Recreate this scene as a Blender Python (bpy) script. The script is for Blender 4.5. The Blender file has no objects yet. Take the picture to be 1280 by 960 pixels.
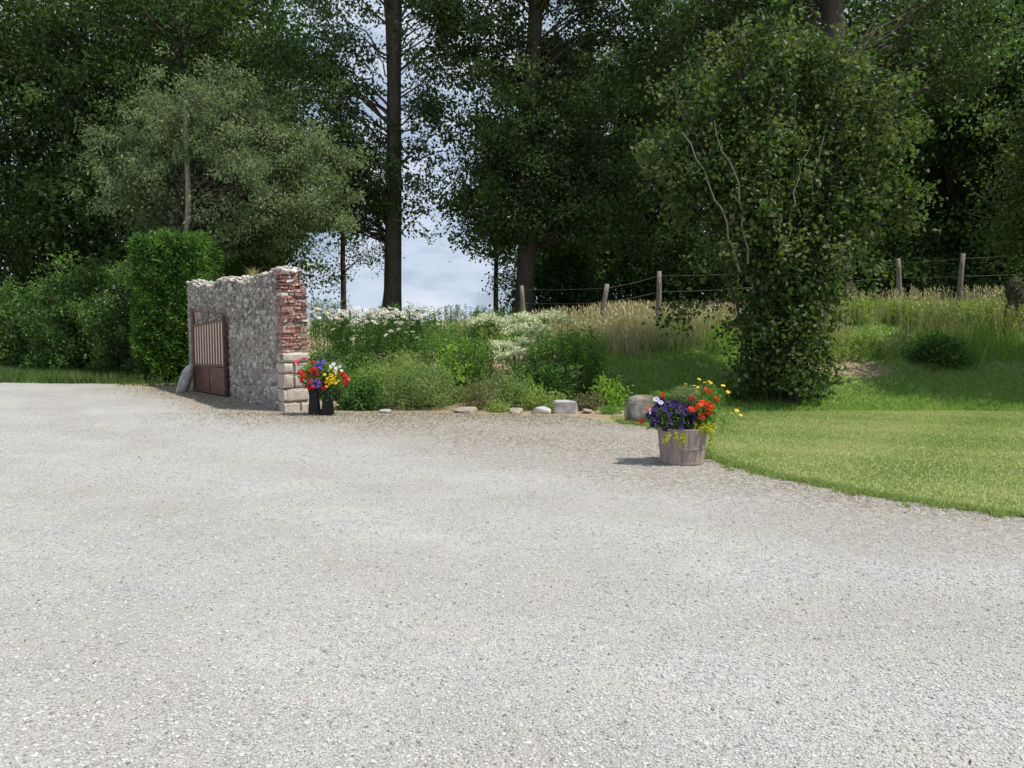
import bpy, math, random
import numpy as np
from mathutils import Vector
R = math.radians
rng = np.random.default_rng(7)
random.seed(7)
scene = bpy.context.scene
COL = scene.collection

# ---------------------------------------------------------------- camera
F = 1000.0; EYE = 1.6; PITCH = math.atan(80/F)
cam_d = bpy.data.cameras.new('camera'); cam = bpy.data.objects.new('camera', cam_d); COL.objects.link(cam)
cam.location = (0, 0, EYE); cam.rotation_euler = (R(90)-PITCH, 0, 0)
cam_d.sensor_width = 36; cam_d.lens = 36*F/1280; cam_d.clip_start = .05; cam_d.clip_end = 8000
scene.camera = cam

# ---------------------------------------------------------------- world, sun
SUN_EL = 61; SAZ = Vector((0.95, -0.31)).normalized()
w = bpy.data.worlds.new('World'); scene.world = w; w.use_nodes = True
nt = w.node_tree; nt.nodes.clear()
def N(t, typ, **kw):
    n = t.nodes.new(typ)
    for k, v in kw.items(): setattr(n, k, v)
    return n
sky = N(nt, 'ShaderNodeTexSky', sky_type='NISHITA', sun_disc=False)
sky.sun_elevation = R(SUN_EL); sky.sun_rotation = math.atan2(SAZ.x, SAZ.y)
tc = N(nt, 'ShaderNodeTexCoord'); mp = N(nt, 'ShaderNodeMapping'); mp.inputs['Scale'].default_value = (1, 1, 2.6)
mp.inputs['Location'].default_value = (3.1, .4, .25)
nz = N(nt, 'ShaderNodeTexNoise'); nz.inputs['Scale'].default_value = 4.2; nz.inputs['Detail'].default_value = 9; nz.inputs['Roughness'].default_value = .56
cr = N(nt, 'ShaderNodeValToRGB'); cr.color_ramp.elements[0].position = .34; cr.color_ramp.elements[1].position = .52
cr.color_ramp.elements[0].color = (.35, .35, .35, 1)
cc = N(nt, 'ShaderNodeValToRGB'); cc.color_ramp.elements[0].position = .45; cc.color_ramp.elements[0].color = (7.2, 8.8, 11.4, 1)
cc.color_ramp.elements[1].position = .72; cc.color_ramp.elements[1].color = (12.4, 12.8, 13.6, 1)
mx = N(nt, 'ShaderNodeMixRGB'); bg = N(nt, 'ShaderNodeBackground'); bg.inputs['Strength'].default_value = .068
wo = N(nt, 'ShaderNodeOutputWorld')
L = nt.links.new
L(tc.outputs['Generated'], mp.inputs['Vector']); L(mp.outputs[0], nz.inputs['Vector'])
L(nz.outputs['Fac'], cr.inputs[0]); L(nz.outputs['Fac'], cc.inputs[0]); L(cr.outputs[0], mx.inputs['Fac'])
L(sky.outputs[0], mx.inputs[1]); L(cc.outputs[0], mx.inputs[2]); L(mx.outputs[0], bg.inputs['Color']); L(bg.outputs[0], wo.inputs[0])
sd = bpy.data.lights.new('sun', 'SUN'); sd.energy = 5.0; sd.angle = R(.53); sd.color = (1, .955, .88)
sun = bpy.data.objects.new('sun', sd); COL.objects.link(sun)
sdir = Vector((SAZ.x*math.cos(R(SUN_EL)), SAZ.y*math.cos(R(SUN_EL)), math.sin(R(SUN_EL))))
sun.rotation_euler = sdir.to_track_quat('Z', 'Y').to_euler(); sun.location = (20, -20, 40)
scene.view_settings.view_transform = 'Standard'; scene.view_settings.look = 'None'
scene.view_settings.exposure = 0.08; scene.view_settings.gamma = 1
scene.cycles.max_bounces = 6; scene.cycles.transparent_max_bounces = 4

# ---------------------------------------------------------------- helpers
cP, sP = math.cos(PITCH), math.sin(PITCH)
def P(px, py, Y):
    """world point at depth Y that stands at photo pixel px,py"""
    v = (480-py)/F
    z = Y*(v*cP - sP)/(cP + v*sP)
    d = Y*cP - z*sP
    return np.array([(px-640)/F*d, Y, z+EYE])
def XS(px, Y): return (px-640)/F*Y
def sstep(a, b, x):
    t = np.clip((x-a)/(b-a), 0, 1); return t*t*(3-2*t)

def tag(o, label=None, cat=None, group=None, kind=None):
    if label: o['label'] = label
    if cat: o['category'] = cat
    if group: o['group'] = group
    if kind: o['kind'] = kind
    return o
def thing(name, label, cat, loc, group=None):
    o = bpy.data.objects.new(name, None); o.empty_display_size = .2; COL.objects.link(o); o.location = [float(a) for a in loc]
    return tag(o, label, cat, group)

class MB:
    def __init__(s): s.V = []; s.F = []; s.n = 0; s.M = []; s.A = []
    def add(s, V, Fc, m=0, var=None):
        V = np.asarray(V, float).reshape(-1, 3); Fc = np.asarray(Fc, int)
        if Fc.shape[1] == 3: Fc = np.hstack([Fc, -np.ones((len(Fc), 1), int)-s.n])
        s.V.append(V); s.F.append(Fc+s.n); s.n += len(V)
        s.M.append(np.full(len(Fc), m)); s.A.append(rng.random(len(Fc)) if var is None else np.broadcast_to(var, len(Fc)).astype(float))
        return s
    def build(s, name, mats, parent=None, smooth=False):
        V = np.vstack(s.V); Fc = np.vstack(s.F); tri = Fc[:, 3] < 0
        if parent is not None: V = V - np.array(parent.matrix_basis.translation if parent.parent is None else parent.parent.matrix_basis.translation)
        me = bpy.data.meshes.new(name)
        cnt = np.where(tri, 3, 4); tot = int(cnt.sum())
        me.vertices.add(len(V)); me.vertices.foreach_set('co', V.astype(np.float32).ravel())
        me.loops.add(tot); me.loops.foreach_set('vertex_index', Fc.ravel()[~(Fc.ravel() < 0)].astype(np.int32))
        me.polygons.add(len(Fc)); st = np.concatenate([[0], np.cumsum(cnt)[:-1]])
        me.polygons.foreach_set('loop_start', st.astype(np.int32)); me.polygons.foreach_set('loop_total', cnt.astype(np.int32))
        me.polygons.foreach_set('material_index', np.concatenate(s.M).astype(np.int32))
        me.polygons.foreach_set('use_smooth', np.full(len(Fc), smooth))
        a = me.attributes.new('var', 'FLOAT', 'FACE'); a.data.foreach_set('value', np.concatenate(s.A).astype(np.float32))
        me.update(calc_edges=True)
        for m in (mats if isinstance(mats, (list, tuple)) else [mats]): me.materials.append(m)
        o = bpy.data.objects.new(name, me); COL.objects.link(o)
        if parent is not None: o.parent = parent
        return o

def norm(v): return v/np.maximum(np.linalg.norm(v, axis=-1, keepdims=True), 1e-9)
def tube(mb, pts, rad, sides=6, m=0, cap=False, var=None):
    pts = np.asarray(pts, float); n = len(pts); rad = np.broadcast_to(rad, n)
    t = norm(np.gradient(pts, axis=0))
    ref = np.array([0, 0, 1.]) if abs(t[0][2]) < .9 else np.array([1., 0, 0])
    a = norm(np.cross(t, ref)); b = np.cross(t, a)
    th = np.arange(sides)*2*np.pi/sides
    V = pts[:, None]+rad[:, None, None]*(np.cos(th)[None, :, None]*a[:, None]+np.sin(th)[None, :, None]*b[:, None])
    i = np.arange(n-1)[:, None]*sides; j = np.arange(sides)[None]; k = (j+1) % sides
    Fc = np.stack([i+j, i+k, i+sides+k, i+sides+j], -1).reshape(-1, 4)
    V = V.reshape(-1, 3)
    if cap:
        V = np.vstack([V, pts[0], pts[-1]]); c0, c1 = n*sides, n*sides+1; jj = np.arange(sides); kk = (jj+1) % sides
        mb.add(V, Fc, m, var); off = mb.n-len(V)
        T = np.vstack([np.stack([kk, jj, np.full(sides, c0)], -1), np.stack([jj, kk, np.full(sides, c1)], -1)+np.stack([np.full(sides, (n-1)*sides)]*2+[np.zeros(sides, int)], -1)])
        T4 = np.hstack([T+off, -np.ones((len(T), 1), int)])
        mb.F.append(T4); mb.M.append(np.full(len(T4), m)); mb.A.append(np.full(len(T4), .5) if var is None else np.broadcast_to(var, len(T4)).astype(float))
    else: mb.add(V, Fc, m, var)
def curve(a, b, bend, n=6, rr=.0):
    t = np.linspace(0, 1, n)[:, None]; a = np.asarray(a); b = np.asarray(b)
    p = a*(1-t)+b*t+np.asarray(bend)*(4*t*(1-t))
    if rr: p[1:-1] += rng.normal(0, rr, (n-2, 3))
    return p
def leaves(mb, pos, L, W, up=.5, down=.3, m=0, axis=None, var=None, fold=.15):
    """one small leaf face at each pos"""
    n = len(pos)
    if n == 0: return
    ax = rng.normal(0, 1, (n, 3)) if axis is None else axis+rng.normal(0, .35, (n, 3))
    ax[:, 2] -= down; ax = norm(ax)
    nn = rng.normal(0, 1, (n, 3)); nn[:, 2] += up*2; sd = norm(np.cross(ax, nn)); nn = np.cross(sd, ax)
    l = L*rng.uniform(.65, 1.25, n)[:, None]; ww = W*rng.uniform(.7, 1.2, n)[:, None]
    V = np.stack([pos, pos+ax*l*.45+sd*ww*.5+nn*l*fold, pos+ax*l, pos+ax*l*.45-sd*ww*.5+nn*l*fold], 1).reshape(-1, 3)
    Fc = np.arange(4*n).reshape(-1, 4)
    mb.add(V, Fc, m, var)
def blades(mb, pos, H, W, lean=.25, m=0, var=None, seg=2):
    """grass blades: narrow quads tapering to a tip, bent"""
    n = len(pos); th = rng.uniform(0, 2*np.pi, n); h = H*rng.uniform(.6, 1.3, n)
    sdv = np.stack([np.cos(th), np.sin(th), np.zeros(n)], 1); ph = rng.uniform(0, 2*np.pi, n)
    ln = np.stack([np.cos(ph), np.sin(ph), np.zeros(n)], 1)*(np.abs(rng.normal(0, lean, n))*h)[:, None]
    up = np.stack([np.zeros(n), np.zeros(n), h], 1); W = W*rng.uniform(.7, 1.3, n)[:, None]
    mid = pos+up*.55+ln*.35; tip = pos+up+ln
    V = np.stack([pos-sdv*W/2, pos+sdv*W/2, mid+sdv*W*.4, mid-sdv*W*.4, tip], 1).reshape(-1, 3)
    b = np.arange(n)[:, None]*5; var = rng.random(n) if var is None else np.broadcast_to(var, n)
    mb.add(V, np.hstack([b, b+1, b+2, b+3]), m, var)
    o = mb.n-len(V)
    T = np.hstack([b+3, b+2, b+4])+o
    mb.F.append(np.hstack([T, -np.ones((n, 1), int)])); mb.M.append(np.full(n, m)); mb.A.append(var)
def ico(sub=1):
    t = (1+5**.5)/2
    V = [(-1, t, 0), (1, t, 0), (-1, -t, 0), (1, -t, 0), (0, -1, t), (0, 1, t), (0, -1, -t), (0, 1, -t), (t, 0, -1), (t, 0, 1), (-t, 0, -1), (-t, 0, 1)]
    Fc = [(0, 11, 5), (0, 5, 1), (0, 1, 7), (0, 7, 10), (0, 10, 11), (1, 5, 9), (5, 11, 4), (11, 10, 2), (10, 7, 6), (7, 1, 8), (3, 9, 4), (3, 4, 2), (3, 2, 6), (3, 6, 8), (3, 8, 9), (4, 9, 5), (2, 4, 11), (6, 2, 10), (8, 6, 7), (9, 8, 1)]
    V = [np.array(v, float)/np.linalg.norm(v) for v in V]
    for _ in range(sub):
        c = {}; G = []
        def mid(a, b):
            k = (min(a, b), max(a, b))
            if k not in c: v = V[a]+V[b]; V.append(v/np.linalg.norm(v)); c[k] = len(V)-1
            return c[k]
        for a, b, d in Fc:
            x, y, z = mid(a, b), mid(b, d), mid(d, a); G += [(a, x, z), (b, y, x), (d, z, y), (x, y, z)]
        Fc = G
    return np.array(V), np.array(Fc)
ICO0, ICO1, ICO2, ICO3 = ico(0), ico(1), ico(2), ico(3)
def stones(mb, pos, size, base=ICO1, squash=.6, jit=.22, m=0, normal=None, var=None, stretch=1.0):
    """many pebbles: size (n,) or scalar"""
    V0, F0 = base; n = len(pos); nv = len(V0)
    s = np.broadcast_to(size, n)[:, None]*rng.uniform(.7, 1.25, (n, 3))
    V = V0[None]*(1+rng.normal(0, jit, (n, nv, 1)))
    V = V*s[:, None]; V[:, :, 2] *= squash
    th = rng.uniform(0, 2*np.pi, n); c, q = np.cos(th)[:, None], np.sin(th)[:, None]
    X = V[..., 0]*c-V[..., 1]*q; Y = V[..., 0]*q+V[..., 1]*c; V = np.stack([X, Y, V[..., 2]], -1)
    if normal is not None:
        nz_ = np.array(normal); ax = norm(np.cross([0, 0, 1.], nz_)); up = np.cross(nz_, ax)
        V = V[..., 0:1]*ax*stretch+V[..., 1:2]*up+V[..., 2:3]*nz_
    V = V+np.asarray(pos)[:, None]
    Fc = (F0[None]+np.arange(n)[:, None, None]*nv).reshape(-1, 3)
    vv = np.repeat(rng.random(n) if var is None else var, len(F0))
    mb.add(V.reshape(-1, 3), Fc, m, vv)
def box(mb, c, sx, sy, sz, ax=(1, 0, 0), m=0, jit=0, var=None, up=(0, 0, 1)):
    """box centred at c; ax = direction of sx"""
    ax = norm(np.array(ax, float)); up = np.array(up, float); ay = np.cross(up, ax)
    q = np.array([(-1, -1, -1), (1, -1, -1), (1, 1, -1), (-1, 1, -1), (-1, -1, 1), (1, -1, 1), (1, 1, 1), (-1, 1, 1)])/2.
    V = np.array(c)+q[:, 0:1]*sx*ax+q[:, 1:2]*sy*ay+q[:, 2:3]*sz*up
    if jit: V += rng.normal(0, jit, V.shape)
    mb.add(V, [(0, 3, 2, 1), (4, 5, 6, 7), (0, 1, 5, 4), (1, 2, 6, 5), (2, 3, 7, 6), (3, 0, 4, 7)], m, rng.random() if var is None else var)
def bar(mb, a, b, t, m=0, t2=None):
    a = np.array(a, float); b = np.array(b, float); d = b-a; l = np.linalg.norm(d); d /= l
    ref = np.array([0, 0, 1.]) if abs(d[2]) < .9 else np.array([GD[0], GD[1], 0]); y = norm(np.cross(ref, d)); z = np.cross(d, y)
    box(mb, (a+b)/2, l, t2 or t, t, d, m, up=z)
GD = (0.7, -0.7)

# ---------------------------------------------------------------- materials
def mat(name):
    m = bpy.data.materials.new(name); m.use_nodes = True; t = m.node_tree; t.nodes.clear()
    o = N(t, 'ShaderNodeOutputMaterial'); p = N(t, 'ShaderNodeBsdfPrincipled'); t.links.new(p.outputs[0], o.inputs[0])
    p.inputs['Roughness'].default_value = .8; p.inputs['Specular IOR Level'].default_value = .3
    return m, t, p, o
def ramp(t, fac, stops):
    r = N(t, 'ShaderNodeValToRGB'); e = r.color_ramp.elements
    while len(e) < len(stops): e.new(.5)
    for el, (p, c) in zip(e, stops): el.position = p; el.color = (*c, 1) if len(c) == 3 else c
    t.links.new(fac, r.inputs[0]); return r.outputs[0]
def noise(t, scale, detail=4, rough=.55, vec=None, dist=0):
    n = N(t, 'ShaderNodeTexNoise'); n.inputs['Scale'].default_value = scale; n.inputs['Detail'].default_value = detail
    n.inputs['Roughness'].default_value = rough; n.inputs['Distortion'].default_value = dist
    if vec is None: g = N(t, 'ShaderNodeNewGeometry'); vec = g.outputs['Position']
    t.links.new(vec, n.inputs['Vector']); return n.outputs['Fac']
def mix(t, fac, a, b, typ='MIX'):
    m = N(t, 'ShaderNodeMixRGB', blend_type=typ)
    for i, v in ((0, fac), (1, a), (2, b)):
        if isinstance(v, (int, float)): m.inputs[i].default_value = v
        elif isinstance(v, tuple): m.inputs[i].default_value = (*v, 1) if len(v) == 3 else v
        else: t.links.new(v, m.inputs[i])
    return m.outputs[0]
def math_(t, op, a, b=0.0, clamp=False):
    m = N(t, 'ShaderNodeMath', operation=op, use_clamp=clamp)
    for i, v in ((0, a), (1, b)):
        if isinstance(v, (int, float)): m.inputs[i].default_value = v
        else: t.links.new(v, m.inputs[i])
    return m.outputs[0]
def bump(t, p, h, strength=.5, dist=.01):
    b = N(t, 'ShaderNodeBump'); b.inputs['Strength'].default_value = strength; b.inputs['Distance'].default_value = dist
    t.links.new(h, b.inputs['Height']); t.links.new(b.outputs[0], p.inputs['Normal'])
def leafmat(name, cols, transl=.35, rough=.6, tcol=None, spec=.22):
    m, t, p, o = mat(name)
    a = N(t, 'ShaderNodeAttribute', attribute_name='var')
    c = ramp(t, a.outputs['Fac'], [(i/(len(cols)-1), c) for i, c in enumerate(cols)])
    t.links.new(c, p.inputs['Base Color']); p.inputs['Roughness'].default_value = rough; p.inputs['Specular IOR Level'].default_value = spec
    tr = N(t, 'ShaderNodeBsdfTranslucent'); t.links.new(mix(t, 1.0, c, tcol or (1.3, 1.5, .55), 'MULTIPLY'), tr.inputs['Color'])
    ms = N(t, 'ShaderNodeMixShader'); ms.inputs[0].default_value = transl
    t.links.new(p.outputs[0], ms.inputs[1]); t.links.new(tr.outputs[0], ms.inputs[2]); t.links.new(ms.outputs[0], o.inputs[0])
    return m
def barkmat(name, c1, c2, sc=9, moss=None):
    m, t, p, o = mat(name)
    g = N(t, 'ShaderNodeNewGeometry'); mp = N(t, 'ShaderNodeMapping'); mp.inputs['Scale'].default_value = (1, 1, .22); t.links.new(g.outputs['Position'], mp.inputs[0])
    n = noise(t, sc, 6, .65, mp.outputs[0], .4); c = ramp(t, n, [(.3, c1), (.7, c2)])
    if moss: c = mix(t, ramp(t, noise(t, 2.5, 3), [(.45, (0, 0, 0)), (.6, (1, 1, 1))]), c, moss)
    t.links.new(c, p.inputs['Base Color']); p.inputs['Roughness'].default_value = .9; bump(t, p, n, .8, .03); return m
def flat(name, c, rough=.7, var=0.15, sc=20, metal=0):
    m, t, p, o = mat(name); n = noise(t, sc, 4)
    d = tuple(x*(1-var) for x in c); e = tuple(min(1, x*(1+var)) for x in c)
    t.links.new(ramp(t, n, [(.3, d), (.7, e)]), p.inputs['Base Color']); p.inputs['Roughness'].default_value = rough; p.inputs['Metallic'].default_value = metal
    bump(t, p, n, .3, .004); return m

# gravel
m_gravel, t, p, o = mat('gravel')
g = N(t, 'ShaderNodeNewGeometry')
def vor(t, sc, feat='F1', vec=None, out='Distance'):
    v = N(t, 'ShaderNodeTexVoronoi', feature=feat); v.inputs['Scale'].default_value = sc; t.links.new(vec, v.inputs['Vector']); return v
v1 = vor(t, 85, vec=g.outputs['Position']); v2 = vor(t, 38, vec=g.outputs['Position'])
sep = N(t, 'ShaderNodeSeparateColor'); t.links.new(v1.outputs['Color'], sep.inputs[0])
sep2 = N(t, 'ShaderNodeSeparateColor'); t.links.new(v2.outputs['Color'], sep2.inputs[0])
cst = ramp(t, sep.outputs[0], [(0, (.23, .225, .216)), (.15, (.37, .365, .355)), (.6, (.44, .435, .426)), (.93, (.49, .485, .476)), (1, (.56, .555, .545))])
cst2 = ramp(t, sep2.outputs[1], [(0, (.72, .71, .70)), (.3, (.95, .95, .95)), (.9, (1, 1, 1)), (1, (1.2, 1.17, 1.12))])
cst = mix(t, .7, cst, cst2, 'MULTIPLY')
big = noise(t, .55, 5, .6); big2 = noise(t, 1.7, 6, .65); fine = noise(t, 14, 3)
cst = mix(t, ramp(t, big2, [(.46, (0, 0, 0)), (.66, (.62, .62, .62))]), cst, (.46, .44, .385))          # dusty fines
cst = mix(t, ramp(t, big, [(.44, (0, 0, 0)), (.62, (.45, .45, .45))]), cst, (.31, .305, .29))
mpg = N(t, 'ShaderNodeMapping'); mpg.inputs['Rotation'].default_value = (0, 0, R(-38)); mpg.inputs['Scale'].default_value = (.35, 1.5, 1); t.links.new(g.outputs['Position'], mpg.inputs[0])
cst = mix(t, ramp(t, noise(t, .9, 5, .62, mpg.outputs[0]), [(.4, (0, 0, 0)), (.65, (.38, .38, .38))]), cst, (.36, .345, .31))
v3 = vor(t, 30, vec=g.outputs['Position']); sepc = N(t, 'ShaderNodeSeparateColor'); t.links.new(v3.outputs['Color'], sepc.inputs[0])
sx = N(t, 'ShaderNodeSeparateXYZ'); t.links.new(g.outputs['Position'], sx.inputs[0])
uu = math_(t, 'ADD', math_(t, 'ADD', sx.outputs[1], math_(t, 'MULTIPLY', sx.outputs[0], 1.05)), math_(t, 'MULTIPLY', noise(t, .7, 5, .6), 3.4))
lane = math_(t, 'MULTIPLY', math_(t, 'SUBTRACT', uu, 9.3), .40, True)          # loose brownish gravel outside the driven lane
# dirtier and browner towards the flower bed and the lawn edge
dy = math_(t, 'SUBTRACT', sx.outputs[1], math_(t, 'MULTIPLY', math_(t, 'ABSOLUTE', math_(t, 'SUBTRACT', sx.outputs[0], -.5)), .0))
b1 = math_(t, 'MULTIPLY', math_(t, 'SUBTRACT', dy, 8.4), .26, True)
b1 = math_(t, 'MULTIPLY', b1, math_(t, 'MULTIPLY', math_(t, 'SUBTRACT', uu, 10.6), .6, True))
b1 = math_(t, 'MULTIPLY', b1, math_(t, 'ADD', math_(t, 'MULTIPLY', noise(t, 2.3, 6, .7), 2.2), .25, True))
cst = mix(t, math_(t, 'MULTIPLY', b1, .72), cst, mix(t, sepc.outputs[2], (.13, .108, .075), (.36, .31, .235)))
cst = mix(t, math_(t, 'MULTIPLY', lane, .85), cst, mix(t, sepc.outputs[1], (.175, .155, .12), (.41, .375, .315)))
grain = ramp(t, sepc.outputs[0], [(0, (.66, .655, .65)), (.25, (.9, .9, .9)), (.8, (1.03, 1.03, 1.03)), (1, (1.22, 1.21, 1.2))])
cst = mix(t, math_(t, 'ADD', .22, math_(t, 'MULTIPLY', lane, .7), True), cst, grain, 'MULTIPLY')
# two faint worn wheel bands sweeping towards the gateway: arcs round a far centre
dxx = math_(t, 'SUBTRACT', sx.outputs[0], 9.0); dyy = math_(t, 'SUBTRACT', sx.outputs[1], 26.0)
rad = math_(t, 'SQRT', math_(t, 'ADD', math_(t, 'MULTIPLY', dxx, dxx), math_(t, 'MULTIPLY', dyy, dyy)))
wv = math_(t, 'SINE', math_(t, 'ADD', math_(t, 'MULTIPLY', rad, 3.0), math_(t, 'MULTIPLY', noise(t, .5, 3), 3.5)))
wf = math_(t, 'MULTIPLY', math_(t, 'MULTIPLY', math_(t, 'ADD', wv, .2, True), .62), math_(t, 'MULTIPLY', math_(t, 'ADD', noise(t, 1.1, 5, .7), -.3, True), 3.0, True))
cst = mix(t, wf, cst, mix(t, sep.outputs[2], (.25, .235, .205), (.42, .40, .36)))
t.links.new(cst, p.inputs['Base Color']); p.inputs['Roughness'].default_value = .92; p.inputs['Specular IOR Level'].default_value = .2
h = math_(t, 'ADD', math_(t, 'MULTIPLY', v1.outputs['Distance'], -1.0), math_(t, 'ADD', math_(t, 'MULTIPLY', v2.outputs['Distance'], -.7), math_(t, 'MULTIPLY', noise(t, 160, 2), .5)))
bump(t, p, h, .75, .012)

m_stone, t, p, o = mat('gravel_stones'); a = N(t, 'ShaderNodeAttribute', attribute_name='var')
t.links.new(ramp(t, a.outputs['Fac'], [(0, (.17, .165, .16)), (.15, (.34, .33, .315)), (.55, (.48, .47, .455)), (.9, (.47, .46, .44)), (.985, (.51, .50, .485)), (1, (.40, .29, .22))]), p.inputs['Base Color'])

# ground under grass, soil
m_ground, t, p, o = mat('grassy_ground')
a = N(t, 'ShaderNodeAttribute', attribute_name='soil'); n1 = noise(t, 1.1, 6, .6); n2 = noise(t, 9, 5, .7); n3 = noise(t, 55, 3, .7)
gr = mix(t, n2, ramp(t, n1, [(.35, (.18, .26, .08)), (.65, (.29, .33, .135))]), (.36, .36, .18))
gr = mix(t, ramp(t, n3, [(.3, (0, 0, 0)), (.7, (.5, .5, .5))]), gr, (.12, .17, .045))
so = ramp(t, noise(t, 7, 7, .7), [(.3, (.19, .14, .085)), (.55, (.32, .25, .155)), (.75, (.48, .39, .27))])
f = math_(t, 'ADD', a.outputs['Fac'], math_(t, 'MULTIPLY', math_(t, 'SUBTRACT', n2, .5), 1.1)); f = ramp(t, f, [(.42, (0, 0, 0)), (.58, (1, 1, 1))])
t.links.new(mix(t, f, gr, so), p.inputs['Base Color']); p.inputs['Roughness'].default_value = .95; bump(t, p, math_(t, 'ADD', n2, n3), .45, .03)

m_lawn = leafmat('lawn_blades', [(.17, .255, .08), (.26, .34, .12), (.36, .405, .18), (.49, .47, .27)], .45, .6, spec=.1, tcol=(1.2, 1.3, .7))
m_bank = leafmat('bank_blades', [(.12, .235, .045), (.17, .31, .062), (.24, .38, .09), (.38, .42, .18)], .4, .6, spec=.1)
m_verge_shade = leafmat('shaded_verge_blades', [(.035, .08, .02), (.06, .12, .028), (.09, .16, .04), (.16, .17, .07)], .25)  # shade along the hedge put into a darker grass colour
m_dry = leafmat('dry_grass', [(.36, .31, .15), (.48, .42, .22), (.58, .53, .32), (.38, .36, .17), (.20, .28, .08)], .25, tcol=(1.1, 1, .7))
m_litter = leafmat('straw_litter', [(.14, .10, .06), (.30, .23, .13), (.45, .38, .25), (.12, .09, .06)], .1)

m_wood_leaf = leafmat('wood_leaf', [(.024, .050, .018), (.042, .080, .024), (.068, .118, .034), (.11, .17, .055)], .3)
m_pop = leafmat('poplar_leaf', [(.032, .060, .022), (.052, .092, .030), (.080, .135, .042), (.15, .205, .085)], .32, .5, spec=.35)
m_willow = leafmat('fine_grey_leaf', [(.075, .115, .052), (.12, .17, .08), (.18, .235, .12), (.30, .34, .22)], .3)
m_shrub = leafmat('shrub_tree_leaf', [(.026, .052, .016), (.044, .082, .022), (.072, .12, .032), (.135, .18, .065), (.11, .10, .045)], .35, .55, spec=.3)
m_hedge = leafmat('hedge_leaf', [(.035, .08, .022), (.065, .13, .034), (.10, .18, .046), (.17, .25, .075)], .35)
m_conif = leafmat('conifer_spray', [(.03, .07, .015), (.055, .125, .024), (.085, .18, .034), (.15, .25, .05)], .25)
m_bark = barkmat('dark_bark', (.035, .028, .022), (.10, .082, .065))
m_bark_br = barkmat('brown_bark', (.032, .025, .020), (.09, .07, .055))
m_bark_pale = barkmat('pale_lichen_bark', (.13, .12, .09), (.34, .32, .25), 14, (.20, .21, .12))
m_stem = barkmat('pale_stem', (.20, .17, .14), (.38, .34, .29), 14)
m_twig = flat('green_stem', (.09, .12, .04), .7)
m_post = barkmat('weathered_post', (.10, .085, .07), (.30, .27, .23), 22)
m_wire = flat('rusty_wire', (.13, .10, .08), .6)

# ---------------------------------------------------------------- terrain
WD = np.array([-0.577, 0.817]); WN = np.array([0.817, 0.577]); W0 = np.array([-3.96, 13.8])   # wall foot line, direction, thickness direction
def H(x, y):
    x = np.asarray(x, float); y = np.asarray(y, float)
    toe = 14.15+0*x
    s = np.clip((y-toe)/6.2, 0, 1)
    top = 1.15+.36*sstep(-1.0, 3.0, x)+.36*sstep(4.5, 9, x)                       # the bank is higher on the right
    hh = top*(s*s*(3-2*s)*.55+s*.45)
    wx = W0[0]+(y-W0[1])*WD[0]/WD[1]                         # wall line x at this y
    soft = np.where(y < 19, .22, .22+(y-19)*.9)
    hh = hh*sstep(.12, .12+soft, x-wx)
    hh = hh+.03*np.sin(x*1.3+1)*np.sin(y*.9)*sstep(0, .3, hh)+.02*np.sin(x*3.1)*np.sin(y*2.7+1)*sstep(.2, .6, hh)
    hh = hh+.25*sstep(24, 70, y)*sstep(-2, 6, x)
    return hh
def grid_axis(segs):
    out = [segs[0][0]]
    for a, b, n in segs: out += list(np.linspace(a, b, n+1)[1:])
    return np.array(out)
gx = grid_axis([(-3000, -300, 8), (-300, -40, 14), (-40, -12, 28), (-12, 14, 200), (14, 40, 30), (40, 300, 14), (300, 3000, 8)])
gy = grid_axis([(-300, -20, 6), (-20, 5, 12), (5, 24, 150), (24, 60, 40), (60, 300, 14), (300, 4000, 10)])
X, Y = np.meshgrid(gx, gy); Z = H(X, Y)
nx, ny = len(gx), len(gy)
i = (np.arange(ny-1)[:, None]*nx+np.arange(nx-1)[None]).ravel()
mb = MB(); mb.add(np.stack([X, Y, Z], -1), np.stack([i, i+1, i+nx+1, i+nx], -1), 0, .5)
ground = mb.build('ground', m_ground, smooth=True); tag(ground, kind='structure')
def soilw(x, y):
    bed = sstep(13.3, 13.6, y)*(1-sstep(17.8, 19, y))*(1-sstep(1.3, 1.9, x))*sstep(-3.8, -3.4, x)
    bare = np.exp(-(((x-6.95)/.95)**2+((y-16.5)/.55)**2)*1.1)*1.0+np.exp(-(((x-10.4)/1.4)**2+((y-17)/1)**2))*.45
    wedge = sstep(12.7, 13.1, y)*(1-sstep(13.9, 14.4, y))*sstep(.6, 1.0, x)*(1-sstep(1.9, 2.2, x))*.9
    left = sstep(18.2, 18.8, y)*(1-sstep(21.5, 23, y))*sstep(-10.8, -9, x)*(1-sstep(-5, -4, x))
    return np.maximum.reduce([bed, bare, wedge, left])
at = ground.data.attributes.new('soil', 'FLOAT', 'POINT'); at.data.foreach_set('value', soilw(X, Y).ravel().astype(np.float32))

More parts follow.
